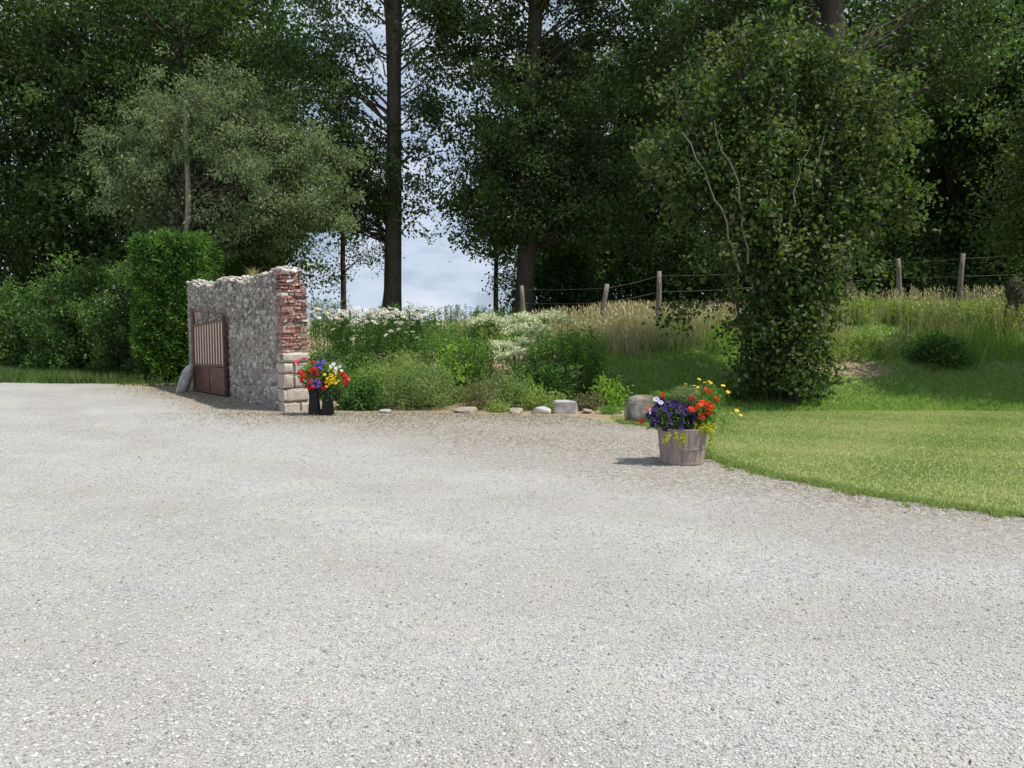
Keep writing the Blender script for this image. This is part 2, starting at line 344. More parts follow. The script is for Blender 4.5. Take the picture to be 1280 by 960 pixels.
# gravel drive: one flat sheet with a ragged edge
edge = [(-70, -25), (70, -25), (70, -3), (14, 2.6), (7.5, 4.75), (4.06, 6.35), (3.27, 7.11), (2.62, 8.1), (2.32, 8.8), (2.25, 9.6), (2.3, 10.6), (2.15, 11.7), (1.5, 12.4), (1.15, 13.1), (.4, 13.45),
        (-.6, 13.55), (-1.8, 13.75), (-2.9, 13.9), (-3.6, 13.95), (-3.93, 13.75), (-5.5, 16.1), (-6.9, 18.0), (-8.2, 18.9), (-10.3, 19.9), (-14, 20.3), (-70, 24)]
E = []
for a, b in zip(edge, edge[1:]+edge[:1]):
    a, b = np.array(a, float), np.array(b, float); l = np.linalg.norm(b-a); near = (abs(a[0]) < 15 and abs(b[0]) < 15 and a[1] > 0 and b[1] > 0)
    k = max(1, int(l/.06)) if near else 1
    nrm = np.array([-(b-a)[1], (b-a)[0]])/l
    for q in range(k):
        p_ = a+(b-a)*q/k
        if near and not (-7 < p_[0] < -3.7 and p_[1] < 18.1): p_ = p_+nrm*(rng.normal(0, .018)+.05*math.sin(p_[0]*2.7+p_[1])+.03*math.sin(p_[0]*9+p_[1]*5))
        E.append(p_)
E = np.array(E)
from mathutils.geometry import delaunay_2d_cdt
nE = len(E); cv, ce, cf, _, _, _ = delaunay_2d_cdt([Vector((float(a[0]), float(a[1]))) for a in E], [], [list(range(nE))], 1, 1e-5)
me = bpy.data.meshes.new('gravel_drive'); cf = [f if (cv[f[1]]-cv[f[0]]).cross(cv[f[2]]-cv[f[0]]) > 0 else f[::-1] for f in cf]
me.from_pydata([(v.x, v.y, .012) for v in cv], [], cf); me.update(); me.materials.append(m_gravel)
drive = bpy.data.objects.new('gravel_drive', me); COL.objects.link(drive); tag(drive, kind='structure')
def in_poly(x, y, poly=E):
    x = np.asarray(x); y = np.asarray(y); c = np.zeros(x.shape, bool); j = len(poly)-1
    for k in range(len(poly)):
        xi, yi = poly[k]; xj, yj = poly[j]; j = k
        if yi == yj: continue
        c ^= ((yi > y) != (yj > y)) & (x < (xj-xi)*(y-yi)/(yj-yi)+xi)
    return c
LOWEDGE = np.array([(a, b) for a, b in edge])
def scatter(n, x0, x1, y0, y1, test=None):
    x = rng.uniform(x0, x1, n); y = rng.uniform(y0, y1, n)
    if test is not None: k = test(x, y); x, y = x[k], y[k]
    return x, y
def pts(x, y, dz=0): return np.stack([x, y, H(x, y)+dz], 1)
def infrust(x, y, pad=.4): return np.abs(x) < .66*y+pad

# loose stones on the gravel
mb = MB()
n = 85000; u = rng.random(n); y = 2.3+(13.6-2.3)*u**1.7; x = rng.uniform(-1, 1, n)*(.66*y+.3); k = in_poly(x, y); x, y = x[k], y[k]
sz = np.exp(rng.normal(math.log(.0038), .34, len(x)))*(1+.09*y)*np.where(rng.random(len(x)) < .015, 1.5, 1)
stones(mb, np.stack([x, y, np.full(len(x), .0135)], 1), np.clip(sz, .0018, .011), ICO0, .55, .15)
gs = mb.build('loose_gravel', m_stone); tag(gs, 'loose pale grey gravel chips strewn over the drive', 'gravel', kind='stuff')
# straw and leaf litter where the gravel meets the bed
mb = MB(); y = 13.7-np.abs(rng.normal(0, .9, 9000)); x = rng.uniform(-6, 2.2, 9000); k = in_poly(x, y)&(y > 9)&(rng.random(len(x)) < sstep(-6.2, -2.6, x)+.05); x, y = x[k], y[k]
x = np.append(x, rng.uniform(-9.5, -5, 1500)); y = np.append(y, rng.uniform(16.5, 20, 1500)); u_ = rng.random(4000); x = np.append(x, -3.9-4.2*u_-np.abs(rng.normal(0, .5, 4000))); y = np.append(y, 13.7+5.6*u_-np.abs(rng.normal(0, .6, 4000))); k = in_poly(x, y); x, y = x[k], y[k]
fx = rng.normal(0, 1, (len(x), 3)); fx[:, 2] = .1; leaves(mb, pts(x, y, .018), .055, .016, up=6, down=0, fold=.02, axis=fx*2)
x, y = scatter(160, -5, 5, 2.6, 13, lambda x, y: in_poly(x, y)&infrust(x, y)); leaves(mb, pts(x, y, .022), .032, .016, up=3, down=0, fold=.1)
s_ = np.linspace(0, 1, 1400); x = np.interp(s_, [0, .4, 1], [2.3, 3.3, 7.5])-np.abs(rng.normal(0, .22, 1400)); y = np.interp(s_, [0, .4, 1], [8.8, 7.0, 4.75])-np.abs(rng.normal(0, .18, 1400)); leaves(mb, pts(x, y, .02), .035, .008, up=3, down=0, fold=.03)
tag(mb.build('leaf_litter', m_litter), 'dry straw and leaf litter strewn on the gravel before the bed', 'litter', kind='stuff')

# ---------------------------------------------------------------- grass
notg = lambda x, y: ~in_poly(x, y)
mb = MB(); x, y = scatter(260000, 1.1, 11.5, 4.5, 14.6, lambda x, y: notg(x, y)&infrust(x, y)&(x > 1.9-(y > 12)*.3)&((y < 13.2)|(x > 2.2)))
pv = .5+.28*np.sin(x*1.1+y*.7)*np.sin(y*1.9-x*.4)+.16*np.sin(x*3.3+y*2.1)*np.sin(y*4.7+1)+rng.normal(0, .2, len(x)); blades(mb, pts(x, y), .026, .009, 1.1, var=np.clip(pv, 0, 1))
# longer fringe along the lawn edge
el = np.array([(12, 3.1), (7.5, 4.75), (4.06, 6.35), (3.27, 7.11), (2.62, 8.1), (2.32, 8.8), (2.25, 9.6), (2.3, 10.6), (2.15, 11.7), (1.7, 12.3)])
sl = np.concatenate([[0], np.cumsum(np.linalg.norm(np.diff(el, axis=0), axis=1))]); s = rng.uniform(0, sl[-1], 16000)
ex = np.interp(s, sl, el[:, 0])+np.abs(rng.normal(0, .09, 16000))-.02; ey = np.interp(s, sl, el[:, 1])+np.abs(rng.normal(0, .07, 16000))
blades(mb, pts(ex, ey), .05, .009, .8, var=rng.random(16000)*.5)
for _ in range(260):
    q = rng.uniform(0, sl[-1]); cxx = np.interp(q, sl, el[:, 0])-rng.exponential(.05)+.03; cyy = np.interp(q, sl, el[:, 1])-rng.exponential(.05)+.03; n_ = rng.integers(8, 45)
    blades(mb, pts(cxx+rng.normal(0, .035, n_), cyy+rng.normal(0, .03, n_), .01), rng.uniform(.03, .07), .008, .8, var=rng.random(n_)*.6)
tag(mb.build('lawn_grass', m_lawn), 'short mown lawn grass, yellowing in patches, beside the gravel', 'grass', kind='stuff')
mb = MB()
def banktest(x, y):
    keep = infrust(x, y, .8)&notg(x, y)&((x > 1.35)|(y > 18.6))&(rng.random(len(x)) > .9*np.clip(soilw(x, y)*1.6, 0, 1))
    return keep
x, y = scatter(230000, -3.5, 15.5, 14.0, 21.5, banktest); blades(mb, pts(x, y), .065, .013, .9)
x, y = scatter(60000, -1, 20, 21, 34, lambda x, y: infrust(x, y, 1)); blades(mb, pts(x, y), .22, .02, .4)
x, y = scatter(9000, 9, 15, 16.6, 20.5); blades(mb, pts(x, y), .28, .014, .5)
x, y = scatter(9000, .6, 7.2, 17.6, 22.2); blades(mb, pts(x, y), .30, .012, .4)
tag(mb.build('bank_grass', m_bank), 'rough green grass growing up the sloping bank', 'grass', kind='stuff')
mb = MB()
x, y = scatter(45000, -22, -8.0, 20.0, 24, lambda x, y: notg(x, y)&infrust(x, y, 1)&(x < -8.8-(y-20)*.35)&(np.sin(x*2.3+y)*.4+rng.random(len(x)) > .1)); blades(mb, pts(x, y), .24, .016, .5)
x, y = scatter(900, -9.6, -7.3, 19.2, 21.5); blades(mb, pts(x, y), .12, .016, .5)
tag(mb.build('verge_grass', m_verge_shade), 'verge grass with shade in its dark green colour between the drive and the hedge', 'grass', kind='stuff')
mb = MB()
def dryclump(n, x0, x1, y0, y1, h, dens):
    x, y = scatter(n, x0, x1, y0, y1); v = np.sin(x*2.1+y)*np.sin(y*1.7-x*.6)+rng.normal(0, .6, n); k = (v > dens)&(y > y0+.5+.45*np.sin(x*1.7)+.3*np.sin(x*4.1+1)+rng.normal(0, .25, n)); x, y = x[k], y[k]
    B = pts(x, y); blades(mb, B, h, .011, .22)
    k = rng.random(len(x)) < .35; B = B[k]; hh = h*rng.uniform(.9, 1.45, len(B)); T = B+np.stack([rng.normal(0, .09, len(B))*hh, rng.normal(0, .09, len(B))*hh, hh], 1)
    sdv = np.array([.004, 0, 0]); V = np.stack([B-sdv, B+sdv, T+sdv*.6, T-sdv*.6], 1).reshape(-1, 3); mb.add(V, np.arange(len(V)).reshape(-1, 4), 0, rng.random(len(B))*.6)
    leaves(mb, T, .13, .022, down=-3, var=.3+rng.random(len(B))*.35)
dryclump(10500, .9, 4.6, 17.4, 21.0, .33, -.3)
dryclump(4500, -.8, 5.5, 19.6, 22.0, .36, .1)
dryclump(6000, 4.0, 7.2, 18.4, 21, .30, -.1)
dryclump(11000, 6.6, 14.5, 17.4, 20.8, .36, -.1)
dryclump(1200, -4.5, -1.0, 21.5, 24, .4, .3)
tag(mb.build('tall_dry_grass', m_dry), 'tall straw coloured seeding grass along the wire fence', 'dry grass', kind='stuff')

# ---------------------------------------------------------------- trees
def ell(px, py, Y, rx, ry, rd=None, w=1.0):
    """crown lobe: centre by photo pixel and depth, radii in px"""
    c = P(px, py, Y); return (c, np.array([rx*Y/F, rd if rd else rx*Y/F, ry*Y/F]), w)
def sample_ell(lobes, n, shell=.45):
    w = np.array([l[2]*l[1][0]*l[1][2] for l in lobes]); w = w/w.sum(); out = []
    for k in rng.choice(len(lobes), n, p=w):
        c, r, _ = lobes[k]; d = rng.normal(0, 1, 3); d /= np.linalg.norm(d); out.append(c+d*r*rng.random()**shell)
    return np.array(out)
def tree(name, label, cat, base, top, r0, lobes, nb, nc, nl, sig, L, W, mleaf, mbark, group=None, R1=.8, down=.4, forks=(), sides=10, rtop=.25, bmin=.15, limb=.012, mlimb=None, shell=.45, thick=.010, flatten=.7, tw=True, roots=True):
    base = np.array(base, float); top = np.array(top, float); Ht = top[2]-base[2]
    root = thing(name, label, cat, base, group)
    tb = MB(); n = 14; tt = np.linspace(0, 1, n)[:, None]; trunk = base*(1-tt)+top*tt; wob = r0*.35
    trunk[1:, 0] += np.cumsum(rng.normal(0, wob*.35, n-1)); trunk[1:, 1] += np.cumsum(rng.normal(0, wob*.35, n-1))
    trunk[0, 2] -= .25; rad = r0*(1-(1-rtop)*tt[:, 0]**1.1)
    if roots: rad[0] *= 1.35; rad[1] *= 1.0
    tube(tb, trunk, rad, sides, var=.5)
    for (f0, ftop, fr) in forks:
        a = trunk[int(f0*(n-1))]; tube(tb, curve(a, ftop, ((ftop[0]-a[0])*.12, 0, 0), 8, .03), np.linspace(fr, fr*.3, 8), 8, var=.5)
    lv = MB(); B = sample_ell(lobes, nb, shell); bb = MB() if mlimb else tb
    zt = trunk[:, 2]
    for b in B:
        hd = np.linalg.norm(b[:2]-np.array([np.interp(b[2], zt, trunk[:, 0]), np.interp(b[2], zt, trunk[:, 1])]))
        za = np.clip(b[2]-hd*.55-.3, base[2]+bmin*Ht, top[2]-.1); a = np.array([np.interp(za, zt, trunk[:, 0]), np.interp(za, zt, trunk[:, 1]), za])
        ln = np.linalg.norm(b-a); c = curve(a, b, (0, 0, .08*ln), 7, .03*ln)
        r1 = min(r0*.45, thick*1.2+limb*ln); tube(bb, c, np.linspace(r1, thick*.7, 7), 5, var=.5)
        tone = rng.uniform(.22, .78)
        cl = b+rng.normal(0, R1, (nc, 3))*np.array([1, 1, flatten])
        for q in cl:
            s_ = c[rng.integers(3, 7)]
            if tw: tube(bb, curve(s_, q, (0, 0, .05), 4, .03), np.linspace(thick*.7, thick*.3, 4), 3, var=.5)
            m_ = int(nl*rng.uniform(.4, 1.6)); off = rng.normal(0, sig*rng.uniform(.7, 1.35), (m_, 3))*np.array([1, 1, .7]); ls = rng.uniform(.72, 1.3); leaves(lv, q+off, L*ls, W*ls, down=down, var=np.clip(rng.normal(tone+rng.normal(0, .1), .17, m_), 0, 1))
    if mlimb: bb.build('branches', mlimb, root, True)
    tb.build('trunk', mbark, root, True); lv.build('crown', mleaf, root)
    return root
def copy_tree(src, loc, rz, sc, label, group=None):
    c = src.copy(); COL.objects.link(c); c.location = [float(a) for a in loc]; c.rotation_euler = (0, 0, rz); c.scale = (sc, sc, sc)
    c['label'] = label
    if group: c['group'] = group
    for ch in list(src.children):
        d = ch.copy(); COL.objects.link(d); d.parent = c
    return c
def Gd(px, Y): x = XS(px, Y); return np.array([x, Y, float(H(x, Y))])

GW = 'tall trees of the wood behind the drive'
# the tall poplar left of the gap of sky
b = Gd(488, 27); tA = P(493, -330, 27)
tree('poplar_tree', 'tall poplar with bare dark lower trunk standing left of the sky gap', 'tree', b, tA, .31,
     [ell(425, 110, 27, 62, 95), ell(395, 215, 27.5, 45, 62), ell(450, 235, 27, 32, 60), ell(545, 40, 27, 58, 50, 1.6, .42), ell(540, 160, 27, 42, 58, 1.2, .42), ell(530, 240, 27, 30, 32, .8, .5), ell(490, -140, 27, 140, 150, None, .8)],
     160, 6, 66, .23, .125, .10, m_pop, m_bark, GW, R1=.72, forks=[(.42, P(478, -120, 27.2), .16)], rtop=.35)
b = Gd(430, 34)
tree('young_poplar', 'slender young poplar seen in the sky gap left of the tall bare trunk', 'tree', b, P(428, 120, 34), .13,
     [ell(432, 335, 34, 38, 36, 1.2, .8), ell(440, 290, 34, 42, 40), ell(425, 220, 34, 50, 60)], 30, 5, 46, .24, .11, .085, m_pop, m_bark, GW, R1=.55, bmin=.25)
b = Gd(653, 27)
tree('poplar_tree', 'broad leafy poplar with brown trunk standing right of the sky gap', 'tree', b, P(672, -330, 27), .33,
     [ell(665, 165, 27, 92, 75), ell(640, 245, 27, 72, 62), ell(735, 235, 28, 80, 95), ell(606, 265, 27, 33, 46), ell(665, 90, 28.5, 100, 50), ell(690, -90, 27, 140, 90), ell(610, 10, 27, 55, 30, None, .3), ell(775, 50, 28, 50, 60, None, .5), ell(618, 200, 27.5, 36, 60)],
     215, 6, 72, .25, .125, .10, m_pop, m_bark_br, GW, R1=.6, rtop=.5)
b = Gd(622, 33)
tree('young_poplar', 'thin young tree under the left edge of the broad poplar', 'tree', b, P(620, 190, 33), .12, [ell(620, 285, 33, 28, 42), ell(640, 340, 33, 16, 30, None, .6)], 22, 5, 50, .22, .11, .085, m_pop, m_bark, GW, R1=.4, bmin=.3)
# poplar behind the shrub tree
b = Gd(1047, 24)
tree('poplar_tree', 'tall poplar behind the many stemmed shrub tree, brown foot showing', 'tree', b, P(1025, -330, 24.5), .42,
     [ell(900, 20, 26, 110, 75), ell(1060, 110, 27, 110, 70, None, .45), ell(1180, 60, 26, 90, 90), ell(1000, -130, 26, 170, 100), ell(940, 150, 27, 110, 90)],
     170, 6, 66, .27, .13, .10, m_pop, m_bark_br, GW, R1=.65, rtop=.5, bmin=.3)
# trees of the wood: three kinds, copied
def wood_tree(x, y, label, Ht, seedlobes, leaf=.17):
    b = np.array([x, y, float(H(x, y))])
    lobes = [(b+np.array([dx, dy, z]), np.array([rx, rx, rz]), 1.) for dx, dy, z, rx, rz in seedlobes]
    return tree('broadleaf_tree', label, 'tree', b, b+np.array([.3, 0, Ht]), .3, lobes, 115, 6, 66, .36, leaf, leaf*.8, m_wood_leaf, m_bark, GW, R1=1.0, tw=False, bmin=.12)
w1 = wood_tree(-17.5, 33, 'dark broadleaf tree behind the middle of the left hedge', 17, [(0, 0, 12, 4.2, 5), (1.5, 0, 7, 3.6, 3.6), (-2, .5, 5.5, 3, 3.2), (0, 0, 3.2, 3, 2)])
w2 = wood_tree(9.5, 35, 'dark broadleaf tree behind the fence post left of the shrub tree', 18, [(0, 0, 13, 4, 5.5), (-2, 0, 8.5, 3.4, 3.5), (2.2, 0, 6.5, 3.4, 3.2), (0, 0, 3.2, 3.4, 2.2)])
w3 = wood_tree(23, 38, 'dark broadleaf tree at the far right back of the wood', 16, [(0, 0, 11.5, 4.6, 4.6), (2.5, 0, 7, 3, 3), (-2.5, 0, 5, 3.2, 3), (0, 0, 3, 3.6, 2)])
spots = [(w2, -24.5, 34, 1.0, 'leftmost dark tree of the wood behind the hedge'), (w3, -21, 37, 1.05, 'dark tree second from the left behind the hedge'), (w1, -11.8, 30, .95, 'dark tree with upright trunk above the grey green tree'),
         (w2, -14.2, 39, 1.1, 'dark tree at the back of the left wood'), (w1, -13.2, 36, .85, 'dark tree on the right end of the left wood'),
         (w1, 6.0, 37, .72, 'dark tree beside the broad poplar, left end of the right wood'), (w3, 13.6, 34, .75, 'dark tree behind the crown of the shrub tree'), (w2, 18, 33, 1.0, 'dark tree behind the two right hand fence posts'),
         (w1, 22, 31, .95, 'dark tree at the right edge behind the fence'), (w3, 9.5, 45, .9, 'distant dark tree in the middle of the right wood'), (w2, 15.5, 46, .9, 'distant dark tree behind the shrub tree'), (w1, 22, 47, 1.2, 'distant dark tree behind the right hand fence posts'),
         (w2, 29, 46, 1.2, 'distant dark tree at the right end of the wood'), (w3, 4.4, 47, 1.0, 'distant dark tree seen past the broad poplar'), (w2, 28, 37, 1.1, 'dark tree at the right border of the photo')]
for i_, (src, x, y, sc, lab) in enumerate(spots):
    copy_tree(src, (x, y, float(H(x, y))), rng.uniform(0, 6.28), sc, lab, GW)

# big trunk showing at top left of the wood
# grey green fine-leaved tree behind the wall
b = Gd(233, 22.8)
tree('willow_tree', 'grey green fine leaved tree with pale trunk behind the clipped conifer', 'tree', b, P(230, 125, 22.9), .13,
     [ell(255, 150, 24, 85, 55), ell(185, 190, 24.3, 50, 60), ell(340, 215, 23.5, 82, 70), ell(260, 235, 24.5, 105, 45), ell(380, 255, 23, 44, 36), ell(330, 285, 23.5, 58, 36), ell(285, 275, 24.3, 50, 36), ell(215, 255, 24.6, 55, 35)],
     165, 8, 62, .15, .12, .048, m_willow, m_bark_pale, None, R1=.50, down=.6, bmin=.35, thick=.0045, rtop=.4, limb=.006, mlimb=m_bark)
b = Gd(345, 25)
tree('broadleaf_shrub', 'dark leafy shrub filling the space right behind the stone wall', 'shrub', b, P(350, 240, 25), .10,
     [ell(325, 295, 25, 42, 42), ell(290, 300, 25, 40, 45)], 34, 6, 60, .2, .09, .06, m_hedge, m_bark, None, R1=.4, bmin=.1)

# many-stemmed shrub tree on the bank
b = np.array([XS(975, 14.9), 14.9, float(H(5, 14.9))])
root = thing('shrub_tree', 'many stemmed shrub tree with pale slanting stems, leafy to the ground', 'tree', b)
tb = MB(); lv = MB()
stems = [((840, 110), 14.6), ((880, 150), 15.6), ((925, 90), 15.2), ((905, 60), 14.8), ((1010, 60), 15.4), ((1055, 110), 14.6), ((1105, 150), 15.3), ((975, 40), 16), ((960, 130), 14.2), ((1030, 170), 14.2), ((870, 260), 14.6), ((1070, 300), 15)]
allp = []
for (q, Yq) in stems:
    e = P(q[0], q[1], Yq); s_ = b+np.array([rng.normal(0, .18), rng.normal(0, .18), -.1]); c = curve(s_, e, ((s_[0]-e[0])*.10, 0, .25), 12, .05)
    tube(tb, c, np.linspace(.036, .009, 12), 6, m=(0 if len(allp) in (1, 4, 9) else 1), var=.5); allp.append(c)
lob = [ell(985, 85, 15.2, 75, 55), ell(900, 130, 15, 72, 58), ell(1075, 140, 15.2, 72, 56), ell(865, 200, 14.9, 52, 50), ell(980, 190, 15, 80, 62), ell(1090, 215, 15, 42, 45), ell(1000, 270, 14.9, 62, 45, 1.0), ell(880, 330, 14.7, 30, 26, .4, .6),
       ell(1060, 260, 14.9, 45, 50, .8, 1.2), ell(965, 270, 14.7, 62, 40, .8, 2.0), ell(985, 330, 14.7, 54, 44, .8, 2.4), ell(978, 400, 14.8, 50, 48, .75, 3.4), ell(976, 462, 14.8, 52, 40, .75, 3.8), ell(900, 270, 14.6, 40, 40, .6, .35), ell(900, 170, 16.4, 75, 75, 1.1, .8), ell(1000, 140, 16.8, 90, 60, 1.2, .8), ell(960, 230, 16.4, 80, 50, 1.0, .7), ell(1030, 350, 14.9, 32, 34, .5, .9), ell(930, 200, 14.6, 60, 60, .8, 1), ell(815, 165, 14.8, 24, 22, .4, .8), ell(930, 45, 15.6, 30, 34, .5, .8), ell(1060, 62, 15.4, 36, 28, .5, .8), ell(1140, 165, 15.2, 26, 24, .4, .8), ell(1120, 260, 15, 24, 20, .4, .6), ell(830, 260, 14.8, 22, 22, .4, .6), ell(1085, 325, 15, 26, 16, .4, .7), ell(850, 385, 14.6, 22, 16, .4, .5)]
for q0, q1 in (((925, 340), (852, 165)), ((935, 330), (893, 150)), ((985, 310), (1014, 180))):
    c = curve(P(*q0, 14.4), P(*q1, 13.85), (.12 if q1[0] < 950 else -.1, 0, 0), 12, .03); tube(tb, c, np.linspace(.021, .006, 12), 6, var=.5); allp.append(c)
allp = np.vstack(allp)
for q in sample_ell(lob, 690, .45):
    if q[2] < H(q[0], q[1])+.08: q[2] = H(q[0], q[1])+.1
    d = np.linalg.norm(allp-q, axis=1); s_ = allp[np.argmin(d+rng.random(len(d))*.25)]
    tube(tb, curve(s_, q, (0, 0, .06), 5, .025), np.linspace(.009, .003, 5), 4, m=1, var=.5)
    tone = rng.uniform(.15, .8)
    for _ in range(3):
        c2 = q+rng.normal(0, .22, 3)*np.array([1, 1, .7]); m_ = rng.integers(14, 38)
        ls = rng.uniform(.75, 1.25); leaves(lv, c2+rng.normal(0, .12, (m_, 3)), .105*ls, .078*ls, down=.5, var=np.clip(rng.normal(tone, .18, m_), 0, 1))
tb.build('stems', [m_stem, m_bark], root, True); lv.build('crown', m_shrub, root)

# tree at the right edge
b = Gd(1350, 15.4)
tree('hawthorn_tree', 'leafy tree reaching in from the right edge above the fence', 'tree', b, b+np.array([.2, 0, 7]), .16,
     [ell(1290, 190, 16.4, 42, 60, .6, .8), ell(1315, 280, 16.4, 45, 55), ell(1400, 160, 15, 70, 80), ell(1440, 60, 16, 90, 70), ell(1490, 230, 15, 90, 70), ell(1400, 300, 16, 50, 60), ell(1540, 120, 15, 90, 90), ell(1600, 220, 15, 90, 80)], 190, 6, 60, .26, .085, .06, m_shrub, m_bark_br, None, R1=.4, bmin=.2)
mb = MB(); a = P(1300, 285, 17); root = thing('dead_branch', 'bare forked dead branch reaching out at the right edge', 'branch', a)
for q, s_, r_ in (((1217, 240), (1300, 285), .028), ((1236, 236), (1262, 275), .018), ((1228, 262), (1275, 283), .014), ((1205, 262), (1240, 272), .010)):
    tube(mb, curve(P(*s_, 17), P(*q, 16.8), (0, 0, -.06), 7, .012), np.linspace(r_, r_*.35, 7), 5, var=.5)
mb.build('branches', m_stem, root, True)
mb = MB(); b = Gd(1272, 18.6); root = thing('tree_stump', 'brown ivy clad stump at the right edge beside the fence', 'stump', b)
c = np.array([b+np.array([.05*math.sin(i*2), .03*i, -.2+.2*i]) for i in range(8)]); tube(mb, c, [.36, .32, .26, .24, .23, .22, .18, .05], 10, var=.5); mb.build('stump', m_bark_br, root, True)
mb = MB(); leaves(mb, b+rng.normal(0, .2, (500, 3))*np.array([1, 1, 2.2])+np.array([0, 0, .7]), .06, .05); mb.build('ivy', m_hedge, root)

# understorey shrubs at the wood's foot
def bush(name, label, cat, c, rx, ry, h, nclu, nl, L, W, m, group=None, mst=None, sig=.12, down=.3, up=.5, top=.5, stemr=.008, axis=None, open_=.0):
    """rounded leafy mound standing on the ground"""
    c = np.array([c[0], c[1], float(H(c[0], c[1]))]); root = thing(name, label, cat, c, group); tb = MB(); lv = MB()
    for k in range(nclu):
        d = rng.normal(0, 1, 3); d[2] = abs(d[2])*1.1-.15; d /= np.linalg.norm(d); u = rng.random()**.38*(1+rng.normal(0, .07))
        q = c+np.array([d[0]*rx, d[1]*ry, 0])*u; q[2] = H(q[0], q[1])+max(.04, (.12+.88*max(0, d[2]))*h*u)
        a = c+np.array([d[0]*rx*.25, d[1]*ry*.25, 0]); a[2] = H(a[0], a[1])-.03
        if k % 2 == 0: tube(tb, curve(a, q, ((q[0]-a[0])*-.1, 0, .05*h), 5, .015*h), np.linspace(stemr, stemr*.35, 5), 4, var=.5)
        m_ = int(nl*rng.uniform(.5, 1.5)); ls = rng.uniform(.85, 1.45); leaves(lv, q+rng.normal(0, sig*rng.uniform(.6, 1.2), (m_, 3)), L*ls, W*ls, down=down, up=up, var=np.clip(rng.normal(rng.uniform(.15, .85), .15, m_), 0, 1), axis=(np.tile(d, (m_, 1))*axis if axis else None))
    tb.build('stems', mst or m_twig, root); lv.build('foliage', m, root)
    return root
for i_, (px, Y, rx, h, lab) in enumerate([(700, 31, 2.0, 3.2, 'dark bush under the trees right of the brown poplar trunk'), (775, 33, 2.4, 3.6, 'dark bush behind the leaning fence post'), (860, 31, 2.0, 3.4, 'dark bush behind the gap left of the shrub tree'),
        (1100, 30, 2.2, 3.2, 'dark bush behind the fence post right of the shrub tree'), (1180, 32, 2.6, 3.6, 'dark bush behind the wires between the right fence posts'), (1260, 30, 2.2, 3.6, 'dark bush behind the fence at the right edge'), (960, 33, 2.6, 3.4, 'dark bush hidden behind the shrub tree')]):
    bush('woodland_bush', lab, 'bush', (XS(px, Y), Y), rx, 1.6, h, 150, 60, .15, .11, m_wood_leaf, 'dark bushes at the foot of the wood', m_bark, .3)

# ---------------------------------------------------------------- hedge on the left
GH = 'bushes of the hedge along the verge'
for (x, y, rx, ry, h, lab) in [(-10.3, 22.6, 1.7, 1.4, 3.45, 'tallest hedge bush, touching the clipped conifer'), (-12.7, 24.0, 1.9, 1.5, 3.35, 'middle hedge bush of the left hedge, rounded top'),
        (-15.3, 25.6, 2.0, 1.6, 2.7, 'low hedge bush second from the left edge'), (-17.6, 27, 2.0, 1.6, 2.5, 'lowest hedge bush at the left edge of the photo'), (-20.0, 28.5, 2.2, 1.6, 2.6, 'hedge bush beyond the left edge of the photo')]:
    bush('hedge_bush', lab, 'bush', (x, y), rx, ry, h, 330, 62, .085, .06, m_hedge, GH, m_bark, .13, stemr=.03)
# clipped conifer
c0 = np.array([XS(219, 20.9), 21.2, 0]); root = thing('conifer_hedge', 'clipped bright green conifer block beside the gate', 'conifer', c0)
hx, hy, hh = .84, .8, 3.55; mb = MB(); ax0 = norm(np.array([1, -.18, 0]))
n = 30000; f = rng.random(n); a = rng.uniform(-1, 1, n); b_ = rng.uniform(0, 1, n); side = rng.choice(5, n, p=[.3, .2, .2, .05, .25])
PX = np.where(side == 1, 1, np.where(side == 2, -1, a)); PY = np.where(side == 0, -1, np.where(side == 3, 1, np.where(side == 4, rng.uniform(-1, 1, n), rng.uniform(-1, 1, n))))
PZ = np.where(side == 4, 1, b_)
inset = np.abs(rng.normal(0, .05, n)); rd = (1-.09*np.abs(PX*PY)**3); bulge = 1+.05*np.sin(PX*4+PZ*7)*np.sin(PZ*9+PY*3)
px_ = PX*hx*rd*(1-inset)*bulge*(.94+.06*PZ); py_ = PY*hy*rd*(1-inset)*bulge; pz_ = .12+PZ*(hh-.12-.04*np.abs(PX)**4)*(1-inset*.4)+.07*np.sin(PX*5)*np.sin(PY*4)+np.where(side == 4, np.abs(rng.normal(0, .06, n)), 0)
pos = c0+np.stack([px_, py_, pz_], 1)
nrm_ = np.stack([np.where(side == 1, 1, np.where(side == 2, -1, PX*.3)), np.where(side == 0, -1, np.where(side == 3, 1, PY*.3)), np.where(side == 4, .9, .45)], 1)
for k_ in range(3):
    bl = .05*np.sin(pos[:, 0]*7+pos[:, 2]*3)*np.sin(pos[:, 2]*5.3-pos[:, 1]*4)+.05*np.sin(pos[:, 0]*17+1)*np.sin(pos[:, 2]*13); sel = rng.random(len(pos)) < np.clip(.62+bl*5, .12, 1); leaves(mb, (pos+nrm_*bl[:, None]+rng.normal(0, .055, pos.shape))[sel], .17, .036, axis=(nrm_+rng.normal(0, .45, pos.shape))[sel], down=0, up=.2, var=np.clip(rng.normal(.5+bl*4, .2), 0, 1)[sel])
mb.build('foliage', m_conif, root)
mb = MB(); tube(mb, [c0+np.array([0, 0, -.1]), c0+np.array([0, 0, 1.5]), c0+np.array([0, 0, 3.2])], [.12, .09, .03], 8)
for _ in range(150):
    z = rng.uniform(.2, 3.4); th = rng.uniform(0, 6.28); tube(mb, curve(c0+np.array([0, 0, z]), c0+np.array([hx*.9*math.cos(th), hy*.9*math.sin(th), z+.25]), (0, 0, 0), 4), np.linspace(.02, .005, 4), 4)
mb.build('trunk', m_bark_br, root)
